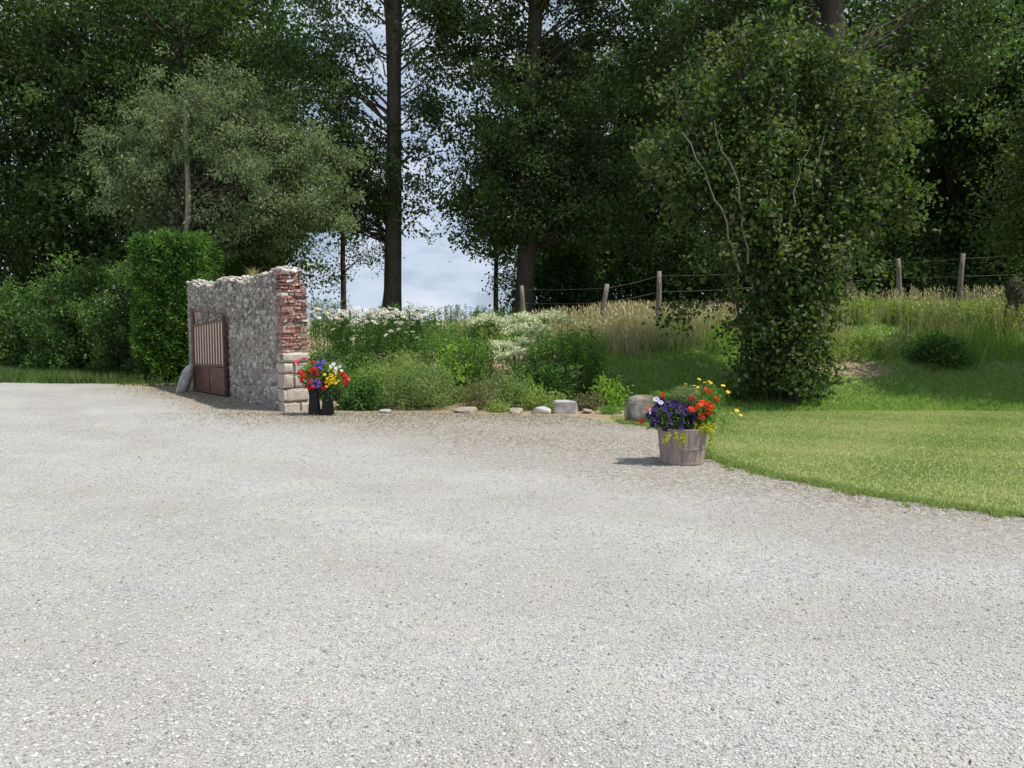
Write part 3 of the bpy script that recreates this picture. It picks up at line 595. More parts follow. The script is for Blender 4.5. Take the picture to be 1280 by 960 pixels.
# inner brown thicket of old sprays so the block is as dense as a real one
mb = MB(); pos = c0+rng.uniform(-1, 1, (9000, 3))*np.array([hx*.86, hy*.86, 0])+np.stack([np.zeros(9000)]*2+[rng.uniform(.05, hh-.2, 9000)], 1)
leaves(mb, pos, .22, .09, down=0); mb.build('inner_sprays', leafmat('old_sprays', [(.03, .035, .012), (.05, .06, .02)], .1), root)

# ---------------------------------------------------------------- wall
m_flint, t, p, o = mat('flint_stones'); a = N(t, 'ShaderNodeAttribute', attribute_name='var')
c = ramp(t, a.outputs['Fac'], [(0, (.11, .095, .09)), (.2, (.24, .21, .185)), (.5, (.38, .34, .30)), (.78, (.47, .43, .385)), (.96, (.62, .59, .55)), (1, (.70, .68, .65))])
c = mix(t, ramp(t, noise(t, 30, 5), [(.35, (0, 0, 0)), (.7, (.5, .5, .5))]), c, (.24, .21, .18)); t.links.new(c, p.inputs['Base Color']); p.inputs['Roughness'].default_value = .75
bump(t, p, noise(t, 60, 4), .4, .01)
m_mortar, t, p, o = mat('lime_mortar'); n1 = noise(t, 1.6, 5); n2 = noise(t, 25, 6, .7)
c = mix(t, n2, ramp(t, n1, [(.35, (.31, .25, .19)), (.65, (.45, .40, .33))]), (.20, .17, .14)); t.links.new(c, p.inputs['Base Color']); bump(t, p, n2, 1, .02); p.inputs['Roughness'].default_value = .95
m_brick, t, p, o = mat('old_brick'); a = N(t, 'ShaderNodeAttribute', attribute_name='var')
c = ramp(t, a.outputs['Fac'], [(0, (.10, .045, .038)), (.35, (.19, .070, .052)), (.7, (.28, .11, .08)), (.93, (.36, .17, .13)), (.95, (.55, .50, .46)), (1, (.68, .65, .62))])
c = mix(t, ramp(t, noise(t, 22, 6, .7), [(.5, (0, 0, 0)), (.62, (.85, .85, .85))]), c, (.60, .55, .51)); t.links.new(c, p.inputs['Base Color']); bump(t, p, noise(t, 45, 5), .7, .012); p.inputs['Roughness'].default_value = .9
m_lime, t, p, o = mat('pale_limestone'); n1 = noise(t, 6, 6, .65)
c = mix(t, ramp(t, noise(t, 3, 5, .7), [(.45, (0, 0, 0)), (.7, (.6, .6, .6))]), ramp(t, n1, [(.3, (.30, .26, .22)), (.5, (.50, .455, .40)), (.72, (.66, .615, .56))]), (.36, .24, .185)); t.links.new(c, p.inputs['Base Color']); bump(t, p, n1, .8, .02); p.inputs['Roughness'].default_value = .9

WL, WT, WH = 6.6, .47, 2.42
wd = np.array([WD[0], WD[1], 0]); wn = np.array([WN[0], WN[1], 0]); w0 = np.array([W0[0], W0[1], 0.])
def wtop(s): return WH+.05*np.sin(s*2.1+.5)+.03*np.sin(s*5.3)-.03*sstep(.5, 2.2, s)+.03*sstep(3.5, 6, s)
root = thing('stone_wall', 'old flint rubble wall with ragged brick and limestone end', 'wall', w0+wn*WT/2)
mb = MB(); S = np.linspace(.32, WL, 60); prof = []
for s in S:
    a = w0+wd*s; h_ = wtop(s)-.05
    prof.append([a+wn*.02+[0, 0, -.3], a+wn*.02+[0, 0, h_*.5], a+wn*.03+[0, 0, h_], a+wn*WT*.5+[0, 0, h_+.07], a+wn*(WT-.03)+[0, 0, h_], a+wn*(WT-.02)+[0, 0, -.3]])
prof = np.array(prof); k = prof.shape[1]; ii = np.arange(len(S)-1)[:, None]*k+np.arange(k-1)[None]
mb.add(prof.reshape(-1, 3), np.stack([ii, ii+1, ii+k+1, ii+k], -1).reshape(-1, 4)); mb.add(prof[-1], [(0, 1, 2, 3), (0, 3, 4, 5)]); mb.add(prof[0], [(3, 2, 1, 0), (5, 4, 3, 0)])
mb.build('mortar', m_mortar, root)
mb = MB()   # face flints in rough courses on both faces
for off, nn in ((.02, -wn), (WT-.02, wn)):
    z = .02; pos = []
    while z < WH+.1:
        s = .30+rng.uniform(0, .08)
        while s < WL:
            if z < wtop(s)-.04: pos.append(w0+wd*s+wn*off+np.array([0, 0, z+rng.normal(0, .012)]))
            s += rng.uniform(.07, .19)
        z += .058
    stones(mb, np.array(pos), np.clip(rng.normal(.031, .011, len(pos)), .012, .06), ICO1, .5, .14, normal=nn, stretch=1.8)
mb.build('flint_facing', m_flint, root)
mb = MB(); pos = []
for s in np.arange(.3, WL, .07):
    for q in np.arange(.03, WT, .085): pos.append(w0+wd*(s+rng.normal(0, .02))+wn*(q+rng.normal(0, .015))+np.array([0, 0, wtop(s)-.03+.07*math.sin(math.pi*q/WT)+rng.normal(0, .01)]))
stones(mb, np.array(pos), .042, ICO1, .6, .15, var=np.clip(rng.normal(.72, .22, len(pos)), 0, 1)); mb.build('coping_stones', m_flint, root)
# brick and limestone end
def blk(mb, c, lx, ly, lz):
    V0, F0 = ICO3; V = np.sign(V0)*np.abs(V0)**.3; V = V/np.abs(V).max(0)*.5
    k1, k2 = rng.uniform(0, 6, 2); d = 1+.05*np.sin(V0[:, 0]*5+k1)*np.sin(V0[:, 2]*6+k2)+.04*np.sin(V0[:, 1]*9+k2)+rng.normal(0, .012, len(V0))
    V = V*d[:, None]*np.array([lx, ly, lz]); mb.add(c+V[:, :1]*wd+V[:, 1:2]*wn+V[:, 2:3]*np.array([0, 0, 1.]), F0, 0, .5)
mb = MB(); lb = MB(); mort = MB()
z = -.08; row = 0
while z < WH+.06:
    if z < .98:   # limestone blocks
        hgt = rng.uniform(.17, .27); hgt = min(hgt, 1.04-z) if z+hgt > .9 else hgt
        n_ = rng.choice([1, 2]); cuts = [0, WT] if n_ == 1 else [0, WT*rng.uniform(.4, .65), WT]
        for a, b_ in zip(cuts, cuts[1:]):
            L_ = rng.uniform(.30, .42); c = w0+wd*(L_/2-.01+rng.normal(0, .006))+wn*((a+b_)/2)+np.array([0, 0, z+hgt/2])
            blk(lb, c, L_, b_-a-.01, hgt-.012)
        z += hgt
    else:
        hgt = rng.uniform(.052, .064); cuts = [0]+[q_+rng.normal(0, .018) for q_ in ([.11, .225, .34] if row % 2 else [.225])]+[WT+rng.normal(0, .014)]
        tp = (z-(WH-.35))/.35
        for a, b_ in zip(cuts, cuts[1:]):
            if tp > 0 and b_ > WT*(1.08-.62*max(0, tp)**3) and tp > .45: continue
            L_ = (.22 if row % 2 == 0 else .34)+rng.normal(0, .012); c = w0+wd*(L_/2+abs(rng.normal(0, .024))-.01)+wn*((a+b_)/2+rng.normal(0, .003))+np.array([0, 0, z+hgt/2])
            if rng.random() > .05: box(mb, c, L_, b_-a-.016, hgt-.016, wd, jit=.007)
        z += hgt; row += 1
box(mort, w0+wd*.18+wn*WT/2+np.array([0, 0, (WH-.25)/2-.1]), .31, WT-.035, WH-.25+.1, wd); mort.build('end_mortar', flat('brown_mortar', (.25, .19, .155), .95, .35, 14), root)
mb.build('brick_end', m_brick, root); lb.build('limestone_quoin', m_lime, root)
stm = MB(); stones(stm, np.array([w0+wd*rng.uniform(.03, .35)+wn*rng.uniform(.05, .33)+np.array([0, 0, WH-.02+rng.uniform(0, .07)]) for _ in range(14)]), .06, ICO1, .7, .15, var=np.clip(rng.normal(.9, .1, 14), 0, 1)); stm.build('broken_top', m_flint, root)
# dry tuft on top
mb = MB(); c_ = w0+wd*2.2+wn*.22+np.array([0, 0, 2.42]); stones(mb, np.array([c_]), .06, ICO1, .5, .1); blades(mb, c_+rng.normal(0, .03, (50, 3))*[1, 1, .1]+[0, 0, .005], .2, .008, .7)
tag(mb.build('grass_tuft', m_dry), 'small dry grass tuft growing on top of the stone wall', 'grass tuft')

# ---------------------------------------------------------------- gate
m_rust, t, p, o = mat('maroon_painted_iron'); n1 = noise(t, 9, 6, .7)
t.links.new(ramp(t, n1, [(.3, (.085, .040, .030)), (.55, (.14, .068, .048)), (.72, (.26, .15, .10))]), p.inputs['Base Color']); p.inputs['Roughness'].default_value = .5; bump(t, p, n1, .3, .004)
m_picket_sunlit, t, p, o = mat('sunlit_picket_colour'); n1 = noise(t, 12, 5, .7)  # sunlight on the pickets put into their pale tan colour
t.links.new(ramp(t, n1, [(.3, (.58, .42, .33)), (.7, (.76, .60, .50))]), p.inputs['Base Color']); p.inputs['Roughness'].default_value = .6
gh = np.array([-7.07, 17.8, 0]); gn = np.array([-5.90, 16.42, 0]); gd = gn-gh; gl = np.linalg.norm(gd); gd /= gl; GD = (gd[0], gd[1])
root = thing('farm_gate', 'maroon iron gate with sunlit coloured pickets standing open against the wall', 'gate', gh)
def gp(s, z): return gh+gd*s*gl+np.array([0, 0, z])
mb = MB(); bar(mb, gp(0, .02), gp(0, 1.83), .06); bar(mb, gp(1, .04), gp(1, 1.70), .06); bar(mb, gp(0, 1.80), gp(.98, 1.72), .03); bar(mb, gp(0, 1.47), gp(1, 1.60), .045); bar(mb, gp(0, .60), gp(1, .66), .05); bar(mb, gp(0, .06), gp(1, .08), .05)
mb.build('frame', m_rust, root)
for k in range(11):
    s = (k+.75)/11.5; mb = MB(); off = np.cross(gd, [0, 0, 1])*-.0
    box(mb, gp(s, (1.47+.13*s+.60+.06*s)/2), .062, .018, .84+.07*s, gd); mb.build('picket', m_picket_sunlit, root)
mb = MB()
for k in range(12):
    s = (k+.25)/11.5; box(mb, gp(s, (1.47+.13*s+.60+.06*s)/2), .06, .03, .84+.07*s, gd)
mb.build('picket_gap_bars', m_rust, root)  # dark bars added between pickets, standing in for the shaded gaps
mb = MB(); box(mb, gp(.25, .335), gl*.46, .012, .50, gd); box(mb, gp(.745, .35), gl*.47, .012, .52, gd); mb.build('sheet_panel', m_rust, root); mb = MB(); bar(mb, gp(.5, .08), gp(.5, .62), .04); mb.build('centre_strut', m_rust, root)
mb = MB(); tube(mb, [gp(-.03, -.2), gp(-.03, 1.86)], .038, 10, cap=True); o_ = mb.build('gate_post', m_rust); tag(o_, 'dark iron post carrying the gate beside the conifer', 'post')
# guard stone
def rock(name, label, cat, c, r, mat_, base=ICO3, jit=.06, group=None, lean=(0, 0), boxy=0, parent=None, facet=0):
    V0, F0 = base; V = V0.copy(); 
    if boxy: V = np.sign(V)*np.abs(V)**(1-boxy); V = V/np.abs(V).max(0)
    ph = rng.uniform(0, 6, (6, 3)); d = sum(np.sin((V0@norm(rng.normal(0, 1, 3)))*f_+ph[i][0])*jit/(i*.6+1) for i, f_ in enumerate((2, 3.2, 5, 8, 12, 17)))
    V = V*(1+d[:, None])
    for _ in range(facet):
        n_ = norm(rng.normal(0, 1, 3)); hgt = rng.uniform(.62, .84); ex_ = np.maximum(V@n_-hgt, 0); V = V-ex_[:, None]*n_*.9
    V = V*np.array(r)*(1.12 if facet else 1); V[:, 0] += V[:, 2]*lean[0]; V[:, 1] += V[:, 2]*lean[1]
    mb = MB(); mb.add(V+np.array(c), F0, 0, .5); o = mb.build(name, mat_, None, True); 
    if cat: tag(o, label, cat, group)
    return o
m_rock, t, p, o = mat('mossy_rock'); n1 = noise(t, 7, 6, .7)
c = mix(t, ramp(t, noise(t, 3.5, 5, .7), [(.42, (0, 0, 0)), (.55, (.9, .9, .9))]), ramp(t, n1, [(.35, (.20, .17, .14)), (.6, (.48, .45, .41))]), (.10, .095, .05)); t.links.new(c, p.inputs['Base Color']); bump(t, p, n1, .8, .02); p.inputs['Roughness'].default_value = .9
m_rock2 = flat('pale_stone', (.38, .37, .36), .9, .35, 9); m_rock3 = flat('brown_stone', (.30, .26, .21), .9, .3, 10)
g0 = P(231, 478, 17.6); rock('guard_stone', 'leaning rounded guard stone at the foot of the gate', 'stone', (g0[0], 17.6, .24), (.13, .13, .36), m_rock2, jit=.04, lean=(.34, 0), boxy=.3)
b = P(797, 515, 12.4); rock('boulder', 'large mossy boulder behind the flower tub at the bed corner', 'boulder', (2.03, 12.45, .14), (.29, .26, .28), m_rock, jit=.06, boxy=.25, facet=12)
for (px, py, sx_, sz_, m_, lab, ln) in [(708, 513, .18, .125, m_rock2, 'squared pale grey edging stone, largest along the bed', .02), (677, 513, .15, .07, m_rock2, 'flat pale edging stone left of the squared stone', 0), (645, 513, .12, .05, m_rock3, 'low brown edging stone left of the flat pale stone', 0),
        (580, 512, .22, .06, m_rock3, 'long low edging stone at the middle of the bed', 0), (482, 510, .10, .035, m_rock2, 'small flat edging stone before the lavender mound', 0), (735, 517, .08, .04, m_rock3, 'small brown stone right of the squared stone', 0)]:
    Yq = 13.72; xx = XS(px, Yq)
    rock('edging_stone', lab, 'stone', (xx, Yq, sz_*.65), (sx_, .12, sz_), m_, jit=.04, boxy=(.75 if 'squared pale' in lab else .5), facet=(2 if 'squared pale' in lab else 6), lean=(ln, 0))

# ---------------------------------------------------------------- fence
root = thing('wire_fence', 'post and wire fence of weathered wooden posts along the bank top', 'fence', (0, 19.5, 1.5))
fp = [((655, 395), (652, 357), 22.5), ((748, 414), (759, 355), 19.2), ((822, 404), (824, 339), 19.6), ((952, 395), (950, 335), 20.4), ((1020, 392), (1018, 330), 20.8), ((1123, 388), (1122.5, 323), 20.6), ((1198, 384), (1204, 317), 19.6), ((1340, 380), (1338, 305), 19.2)]
tops = [P(540, 366, 27)]
for bq, tq, Yq in fp:
    a = P(*bq, Yq); a[2] = min(a[2], float(H(a[0], a[1])))-.2; b_ = P(*tq, Yq); mb = MB()
    c = curve(a, b_, (rng.normal(0, .015), 0, 0), 6, .006); tube(mb, c, np.array([.075, .072, .068, .064, .062, .055])*rng.uniform(.85, 1.05), 9, cap=True, var=.5); mb.build('post', m_post, root, True); tops.append((a, b_))
for k in range(len(fp)-1):
    (a0, b0), (a1, b1) = tops[k+1], tops[k+2]
    for fr in (.93, .68, .42):
        mb = MB(); s_ = a0*(1-fr)+b0*fr; e_ = a1*(1-fr)+b1*fr; tube(mb, curve(s_, e_, (0, 0, -.015-.02*rng.random()), 9), .0035, 4, var=.5); mb.build('wire', m_wire, root)

# ---------------------------------------------------------------- flower bed
lm = leafmat
m_deep = lm('deep_green_leaf', [(.05, .115, .028), (.085, .175, .04), (.13, .235, .055)], .3)
m_mid = lm('mid_green_leaf', [(.10, .20, .04), (.145, .27, .055), (.21, .35, .08)], .35)
m_lime = lm('lime_leaf', [(.20, .34, .05), (.27, .42, .07), (.33, .47, .10)], .35)
m_sage = lm('sage_leaf', [(.13, .22, .065), (.19, .29, .09), (.26, .35, .13), (.26, .26, .13)], .3)
m_olive = lm('yellow_green_leaf', [(.18, .29, .055), (.25, .36, .08), (.33, .42, .12), (.30, .27, .13)], .3)
m_varieg = lm('cream_edged_leaf', [(.38, .46, .24), (.58, .63, .42), (.72, .75, .55), (.80, .81, .64)], .3, tcol=(1, 1, .8))
m_brown = lm('brown_leaf', [(.14, .12, .06), (.20, .16, .09), (.14, .18, .06)], .25)
m_white = lm('white_petal', [(.86, .86, .86), (.90, .90, .90)], .45, tcol=(1, 1, 1)); m_yel = lm('yellow_petal', [(.75, .52, .02), (.82, .62, .04)], .2, tcol=(1, 1, 1))

def dx(px, Y): return (XS(px, Y), Y)
def stemplant(name, label, cat, px, Y, rx, ry, h, ns, m, L=.07, W=.022, group=None, per=36, spread=.12, mst=None, down=-.1):
    x0, y0 = dx(px, Y); c = np.array([x0, y0, float(H(x0, y0))]); root = thing(name, label, cat, c, group); tb = MB(); lv = MB()
    for _ in range(ns):
        th = rng.uniform(0, 6.28); u = rng.random()**.5; bx_, by_ = x0+rx*u*math.cos(th), y0+ry*u*math.sin(th); a = np.array([bx_, by_, float(H(bx_, by_))-.02])
        hh_ = h*rng.uniform(.78, 1.08); e = a+np.array([math.cos(th)*u*spread+rng.normal(0, .05), math.sin(th)*u*spread+rng.normal(0, .05), hh_]); cc_ = curve(a, e, (rng.normal(0, .03), 0, 0), 6); tube(tb, cc_, np.linspace(.006, .003, 6), 4, var=.5)
        tt_ = rng.uniform(.12, 1, per)[:, None]; pos = a*(1-tt_)+e*tt_; an = rng.uniform(0, 6.28, per); ax_ = np.stack([np.cos(an), np.sin(an), np.full(per, .5)], 1)
        ls = rng.uniform(.9, 1.35); leaves(lv, pos+ax_*.01, L*ls, W*ls, axis=ax_*1.6, down=down, var=np.clip(rng.normal(rng.uniform(.1, .9), .12, per), 0, 1))
    tb.build('stems', mst or m_twig, root); lv.build('foliage', m, root); return root
def strap(name, label, cat, px, Y, h, n_, m, W=.016, group=None, lean=.7):
    x0, y0 = dx(px, Y); c = np.array([x0, y0, float(H(x0, y0))]); root = thing(name, label, cat, c, group); lv = MB(); q = c+np.array([1, 1, 0])*rng.normal(0, .09, (n_, 3)); q[:, 2] = c[2]; blades(lv, q, h, W, lean); lv.build('leaves', m, root); return root

# daisies
dm = MB(); nP = 11
for k in range(nP):
    a = 2*np.pi*k/nP; d = np.array([math.cos(a), math.sin(a), 0]); s_ = np.array([-d[1], d[0], 0])
    dm.add([d*.010, d*.032+s_*.010+[0, 0, .004], d*.046+[0, 0, -.002], d*.032-s_*.010+[0, 0, .004]], [(0, 1, 2, 3)], 0)
V0, F0 = ICO1; dm.add(V0*np.array([.013, .013, .007])+[0, 0, .003], F0, 1)
daisy0 = dm.build('flower_head', [m_white, m_yel])
first = [True]
GDs = 'clumps of white ox eye daisies at the back of the bed'
def daisy_clump(px, Y, rx, h, nf, lab, pyt):
    x0, y0 = dx(px, Y); c = np.array([x0, y0, float(H(x0, y0))]); root = thing('daisy_plant', lab, 'daisies', c, GDs); st = MB(); lv = MB()
    nf = int(nf*(2.9 if pyt == 0 else 1.2)); h = h*1.12
    for _ in range(nf):
        bx_, by_ = x0+rng.normal(0, rx*.55), y0+rng.normal(0, .3); g_ = float(H(bx_, by_)); a = np.array([bx_, by_, g_]); hh_ = max(.35, P(px, (rng.triangular(384, 389, 410) if pyt == 0 else rng.uniform(400, 425)), by_)[2]-g_); e = a+np.array([rng.normal(0, .08), rng.normal(-.03, .06), hh_])
        tube(st, curve(a, e, (0, 0, 0), 5, .008), .0035, 3, var=.5); tt_ = rng.uniform(.05, .93, 34)[:, None]; leaves(lv, a*(1-tt_)+e*tt_+rng.normal(0, .035, (34, 3)), .085, .024, down=-.4)
        f_ = daisy0 if first[0] else daisy0.copy()
        if not first[0]: COL.objects.link(f_)
        first[0] = False; f_.parent = root; f_.location = [float(v) for v in e-c]; f_.rotation_euler = (rng.normal(.42, .22), rng.normal(.1, .25), rng.uniform(0, 6)); s_ = rng.uniform(.85, 1.25); f_.scale = (s_*1.2,)*3
    st.build('stems', flat('dark_green_stem', (.04, .07, .02)) if not bpy.data.materials.get('dark_green_stem') else bpy.data.materials['dark_green_stem'], root); lv.build('leaves', m_deep, root)
for px, Y, rx, h, nf, lab in [(404, 17.2, .28, .72, 12, 'daisy clump nearest the brick wall end, back row'), (428, 18.0, .3, .78, 17, 'dense daisy clump below the slender young poplar trunk'), (452, 17.1, .3, .75, 17, 'daisy clump left of the tall bare trunk, front'), (470, 18.5, .3, .8, 17, 'daisy clump right before the tall bare poplar trunk'),
        (492, 17.6, .3, .76, 17, 'daisy clump just right of the tall bare trunk'), (516, 18.6, .3, .8, 15, 'daisy clump at the right back under the sky gap'), (536, 17.9, .25, .74, 11, 'sparser daisy clump at the right end of the drift'), (440, 16.4, .35, .62, 7, 'sparse low daisy clump in front of the daisy drift'), (500, 16.8, .35, .66, 7, 'sparse low daisy clump before the right part of the drift')]:
    daisy_clump(px, Y, rx, h, nf, lab, 1 if 'sparse low' in lab else 0)
B = bush
bush('leafy_perennial', 'dark leafy perennial against the brick wall end', 'plant', dx(408, 15.4), .42, .45, .75, 90, 26, .06, .035, m_deep, sig=.08)
bush('leafy_perennial', 'dark green leafy mound below the middle daisies', 'plant', dx(450, 16.0), .5, .45, .6, 90, 26, .07, .03, m_deep, sig=.08)
bush('leafy_perennial', 'leafy dark perennial below the right daisies', 'plant', dx(508, 16.1), .55, .45, .6, 100, 26, .08, .024, m_deep, sig=.08)
strap('daylily', 'bright green arching daylily leaves between the daisies and lavender', 'plant', 470, 15.3, .55, 110, m_mid, .022)
strap('daylily', 'smaller tuft of strap leaves left of the bright daylily', 'plant', 440, 15.2, .42, 70, m_olive, .018)
bush('low_shrub', 'glossy dark low shrub beside the black flower stand', 'shrub', dx(452, 14.25), .42, .3, .62, 120, 34, .045, .032, m_deep, sig=.07)
bush('herb_mound', 'yellow green herb mound behind the glossy dark shrub', 'plant', dx(468, 14.75), .42, .35, .78, 110, 40, .05, .010, m_olive, sig=.09, down=-.6)
bush('lavender_mound', 'wide grey green lavender mound at the front of the bed', 'plant', dx(525, 14.4), .66, .42, .86, 210, 46, .055, .010, m_sage, sig=.09, down=-.8)
bush('lavender_mound', 'greener rear lavender mound topped with yellowing tips', 'plant', dx(505, 14.9), .5, .35, .95, 130, 44, .055, .011, m_olive, sig=.09, down=-.8)
stemplant('aster_clump', 'tall green leafy stems rising left of the lime shrub', 'plant', 553, 16.4, .45, .5, 1.05, 70, m_mid, group=None)
stemplant('aster_clump', 'leafy green stems at the middle back of the bed', 'plant', 590, 16.8, .5, .45, 1.0, 70, m_mid)
stemplant('aster_clump', 'dense upright stems under the cream shrub, left side', 'plant', 585, 15.1, .34, .3, 1.15, 55, m_mid)
bush('lime_shrub', 'small lime green leafed shrub in mid bed', 'shrub', dx(568, 14.85), .33, .26, 1.12, 70, 26, .05, .036, m_lime, sig=.07, mst=m_brown if False else m_twig)
bush('leafy_perennial', 'dark leafy plant filling below the lime shrub', 'plant', dx(560, 14.9), .35, .3, .55, 60, 26, .06, .02, m_brown, sig=.08)
# variegated shrub in tiers
x0, y0 = dx(645, 16.4); c = np.array([x0, y0, float(H(x0, y0))]); root = thing('variegated_shrub', 'cream and green variegated shrub with tiered branches', 'shrub', c); tb = MB(); lv = MB(); lg = MB()
for (px, py, Yq, rx_, ry_, nn_) in [(612, 402, 16.6, 27, 5, 46), (640, 399, 16.8, 33, 6, 56), (685, 396, 17.4, 30, 7, 40), (658, 412, 16.4, 30, 6, 50), (636, 429, 16.0, 26, 5, 52), (643, 441, 15.8, 28, 6, 56), (674, 424, 16.2, 17, 4, 20), (600, 398, 16.9, 16, 4, 12)]:
    cc_ = P(px, py, Yq); tube(tb, curve(c+np.array([0, 0, .05]), cc_, (0, 0, .1), 6, .02), np.linspace(.016, .006, 6), 5, var=.5)
    for _ in range(nn_):
        q = cc_+rng.uniform(-1, 1, 3)*np.array([rx_*.9*Yq/F, .25, ry_*.7*Yq/F]); q[2] += .05*math.sin(q[0]*9); leaves(lv, q+rng.normal(0, 1, (24, 3))*[.05, .05, .022], .065, .03, down=.3, up=1.6); leaves(lg, q+rng.normal(0, .06, (7, 3))-[0, 0, .08], .06, .03)
tb.build('branches', m_bark_br, root); o_ = lv.build('variegated_leaves', m_varieg, root); lg.build('green_leaves', m_mid, root)
for px, Y, rx, h, ns, m_, lab in [(690, 15.3, .38, 1.10, 75, m_mid, 'tall dense green stems right of the cream shrub, left half'), (727, 15.3, .34, 1.15, 75, m_mid, 'tall dense green stems, right half beside the dry grass'), (660, 15.0, .32, .72, 50, m_deep, 'dark upright stems below the cream tiers'), (748, 15.2, .22, .85, 36, m_mid, 'green stems at the right end of the bed'), (700, 14.7, .35, .72, 50, m_deep, 'darker lower stems in front of the tall dense stems')]:
    stemplant('phlox_clump', lab, 'plant', px, Y, rx, .3, h, ns, m_, L=.085, W=.024, group='upright leafy clumps at the right of the bed')
bush('herb_mound', 'sage green herb mound in front of the cream shrub', 'plant', dx(632, 14.3), .5, .32, .62, 130, 40, .05, .010, m_sage, sig=.08, down=-.7)
bush('herb_mound', 'greener herb mound with reddish tips, front right of the bed', 'plant', dx(662, 14.25), .36, .28, .5, 80, 34, .05, .014, m_olive, sig=.08, down=-.5)
bush('herb_mound', 'low brownish mound behind the long low edging stone', 'plant', dx(598, 14.2), .34, .25, .5, 70, 36, .045, .010, m_brown, sig=.08, down=-.5)
bush('golden_shrub', 'small yellow green shrub at the right corner of the bed', 'shrub', dx(762, 14.5), .34, .25, .52, 50, 18, .06, .032, m_lime, sig=.08)
bush('low_plant', 'low bronze leafed plant behind the squared edging stone', 'plant', dx(735, 14.15), .3, .22, .32, 45, 22, .05, .022, m_brown, sig=.06)
bush('low_plant', 'low green weeds beside the boulder', 'plant', dx(765, 13.6), .22, .2, .16, 30, 18, .04, .02, m_mid, sig=.05)
bush('low_plant', 'low weeds between the long edging stone and flat stone', 'plant', dx(620, 13.9), .3, .15, .16, 40, 18, .04, .016, m_olive, sig=.05)
bush('low_plant', 'low yellow flecked plant under the dark stems', 'plant', dx(690, 14.1), .32, .22, .34, 60, 20, .04, .02, m_olive, sig=.06)
# bank shrub and hedgerow weeds on the skyline
bush('bank_shrub', 'small dark shrub alone on the shaded right bank', 'shrub', dx(1178, 16.6), .62, .4, .52, 110, 30, .06, .04, m_hedge, sig=.1)
for px, Y, h, lab in [(500, 23, .95, 'dark weed spike on the skyline right of the bare trunk'), (545, 23.5, .85, 'dark weeds on the skyline at the middle of the sky gap'), (590, 23, .85, 'dark weeds on the skyline at the right of the sky gap'), (405, 21, 1.0, 'dark weeds behind the daisies by the wall end'), (625, 24, .8, 'skyline weeds under the thin young tree')]:
    stemplant('tall_weed', lab, 'weeds', px, Y, .7, .4, h, 40, m_deep, L=.08, W=.02, group='tall weeds on the skyline behind the bed')
for px, Y, h, lab in [(1090, 19, .6, 'weedy growth at the foot of the plain right fence post'), (1150, 18.8, .6, 'weedy growth between the two right fence posts'), (1235, 18.4, .65, 'weedy growth near the right edge stump'), (1060, 17.2, .35, 'low weeds on the bank right of the shrub tree')]:
    stemplant('bank_weed', lab, 'weeds', px, Y, .75, .5, h, 55, m_olive, L=.07, W=.018, group='weeds along the right hand fence')

# ---------------------------------------------------------------- flower containers
m_tub, t, p, o = mat('weathered_tub'); g = N(t, 'ShaderNodeNewGeometry'); mp = N(t, 'ShaderNodeMapping'); mp.inputs['Scale'].default_value = (30, 30, 2.5); t.links.new(g.outputs['Position'], mp.inputs[0])
n1 = noise(t, 1, 5, .65, mp.outputs[0]); n2 = noise(t, 6, 5, .7); c = mix(t, n2, ramp(t, n1, [(.36, (.20, .15, .125)), (.62, (.46, .39, .35))]), (.27, .22, .19)); t.links.new(c, p.inputs['Base Color']); bump(t, p, n1, .5, .006); p.inputs['Roughness'].default_value = .8
m_black, t, p, o = mat('black_iron'); p.inputs['Base Color'].default_value = (.012, .012, .013, 1); p.inputs['Roughness'].default_value = .55
m_soil = flat('potting_soil', (.06, .04, .03), .95, .4, 40)
m_purple = lm('purple_petal', [(.012, .007, .038), (.025, .014, .075), (.055, .03, .14)], .15, tcol=(1, .8, 1.4)); m_violet = lm('violet_petal', [(.10, .07, .38), (.18, .13, .55), (.26, .2, .62)], .15, tcol=(1, 1, 1))
m_red = lm('orange_red_petal', [(.62, .05, .02), (.75, .09, .03), (.80, .14, .05)], .15, tcol=(1, 1, 1)); m_crim = lm('red_petal', [(.55, .015, .03), (.70, .03, .04), (.75, .08, .06)], .15, tcol=(1, 1, 1)); m_pink = lm('pink_petal', [(.75, .10, .18), (.8, .2, .25)], .15, tcol=(1, 1, 1))
m_trail = lm('yellow_trailing_leaf', [(.42, .42, .04), (.55, .52, .07), (.36, .42, .05)], .3); m_grey = lm('feathery_leaf', [(.15, .21, .09), (.2, .27, .12), (.26, .32, .15)], .3)
def rot(V, rx, ry, rz):
    cx_, sx_ = math.cos(rx), math.sin(rx); cy_, sy_ = math.cos(ry), math.sin(ry); cz_, sz_ = math.cos(rz), math.sin(rz)
    Rm = np.array([[cz_, -sz_, 0], [sz_, cz_, 0], [0, 0, 1]])@np.array([[cy_, 0, sy_], [0, 1, 0], [-sy_, 0, cy_]])@np.array([[1, 0, 0], [0, cx_, -sx_], [0, sx_, cx_]]); return V@Rm.T
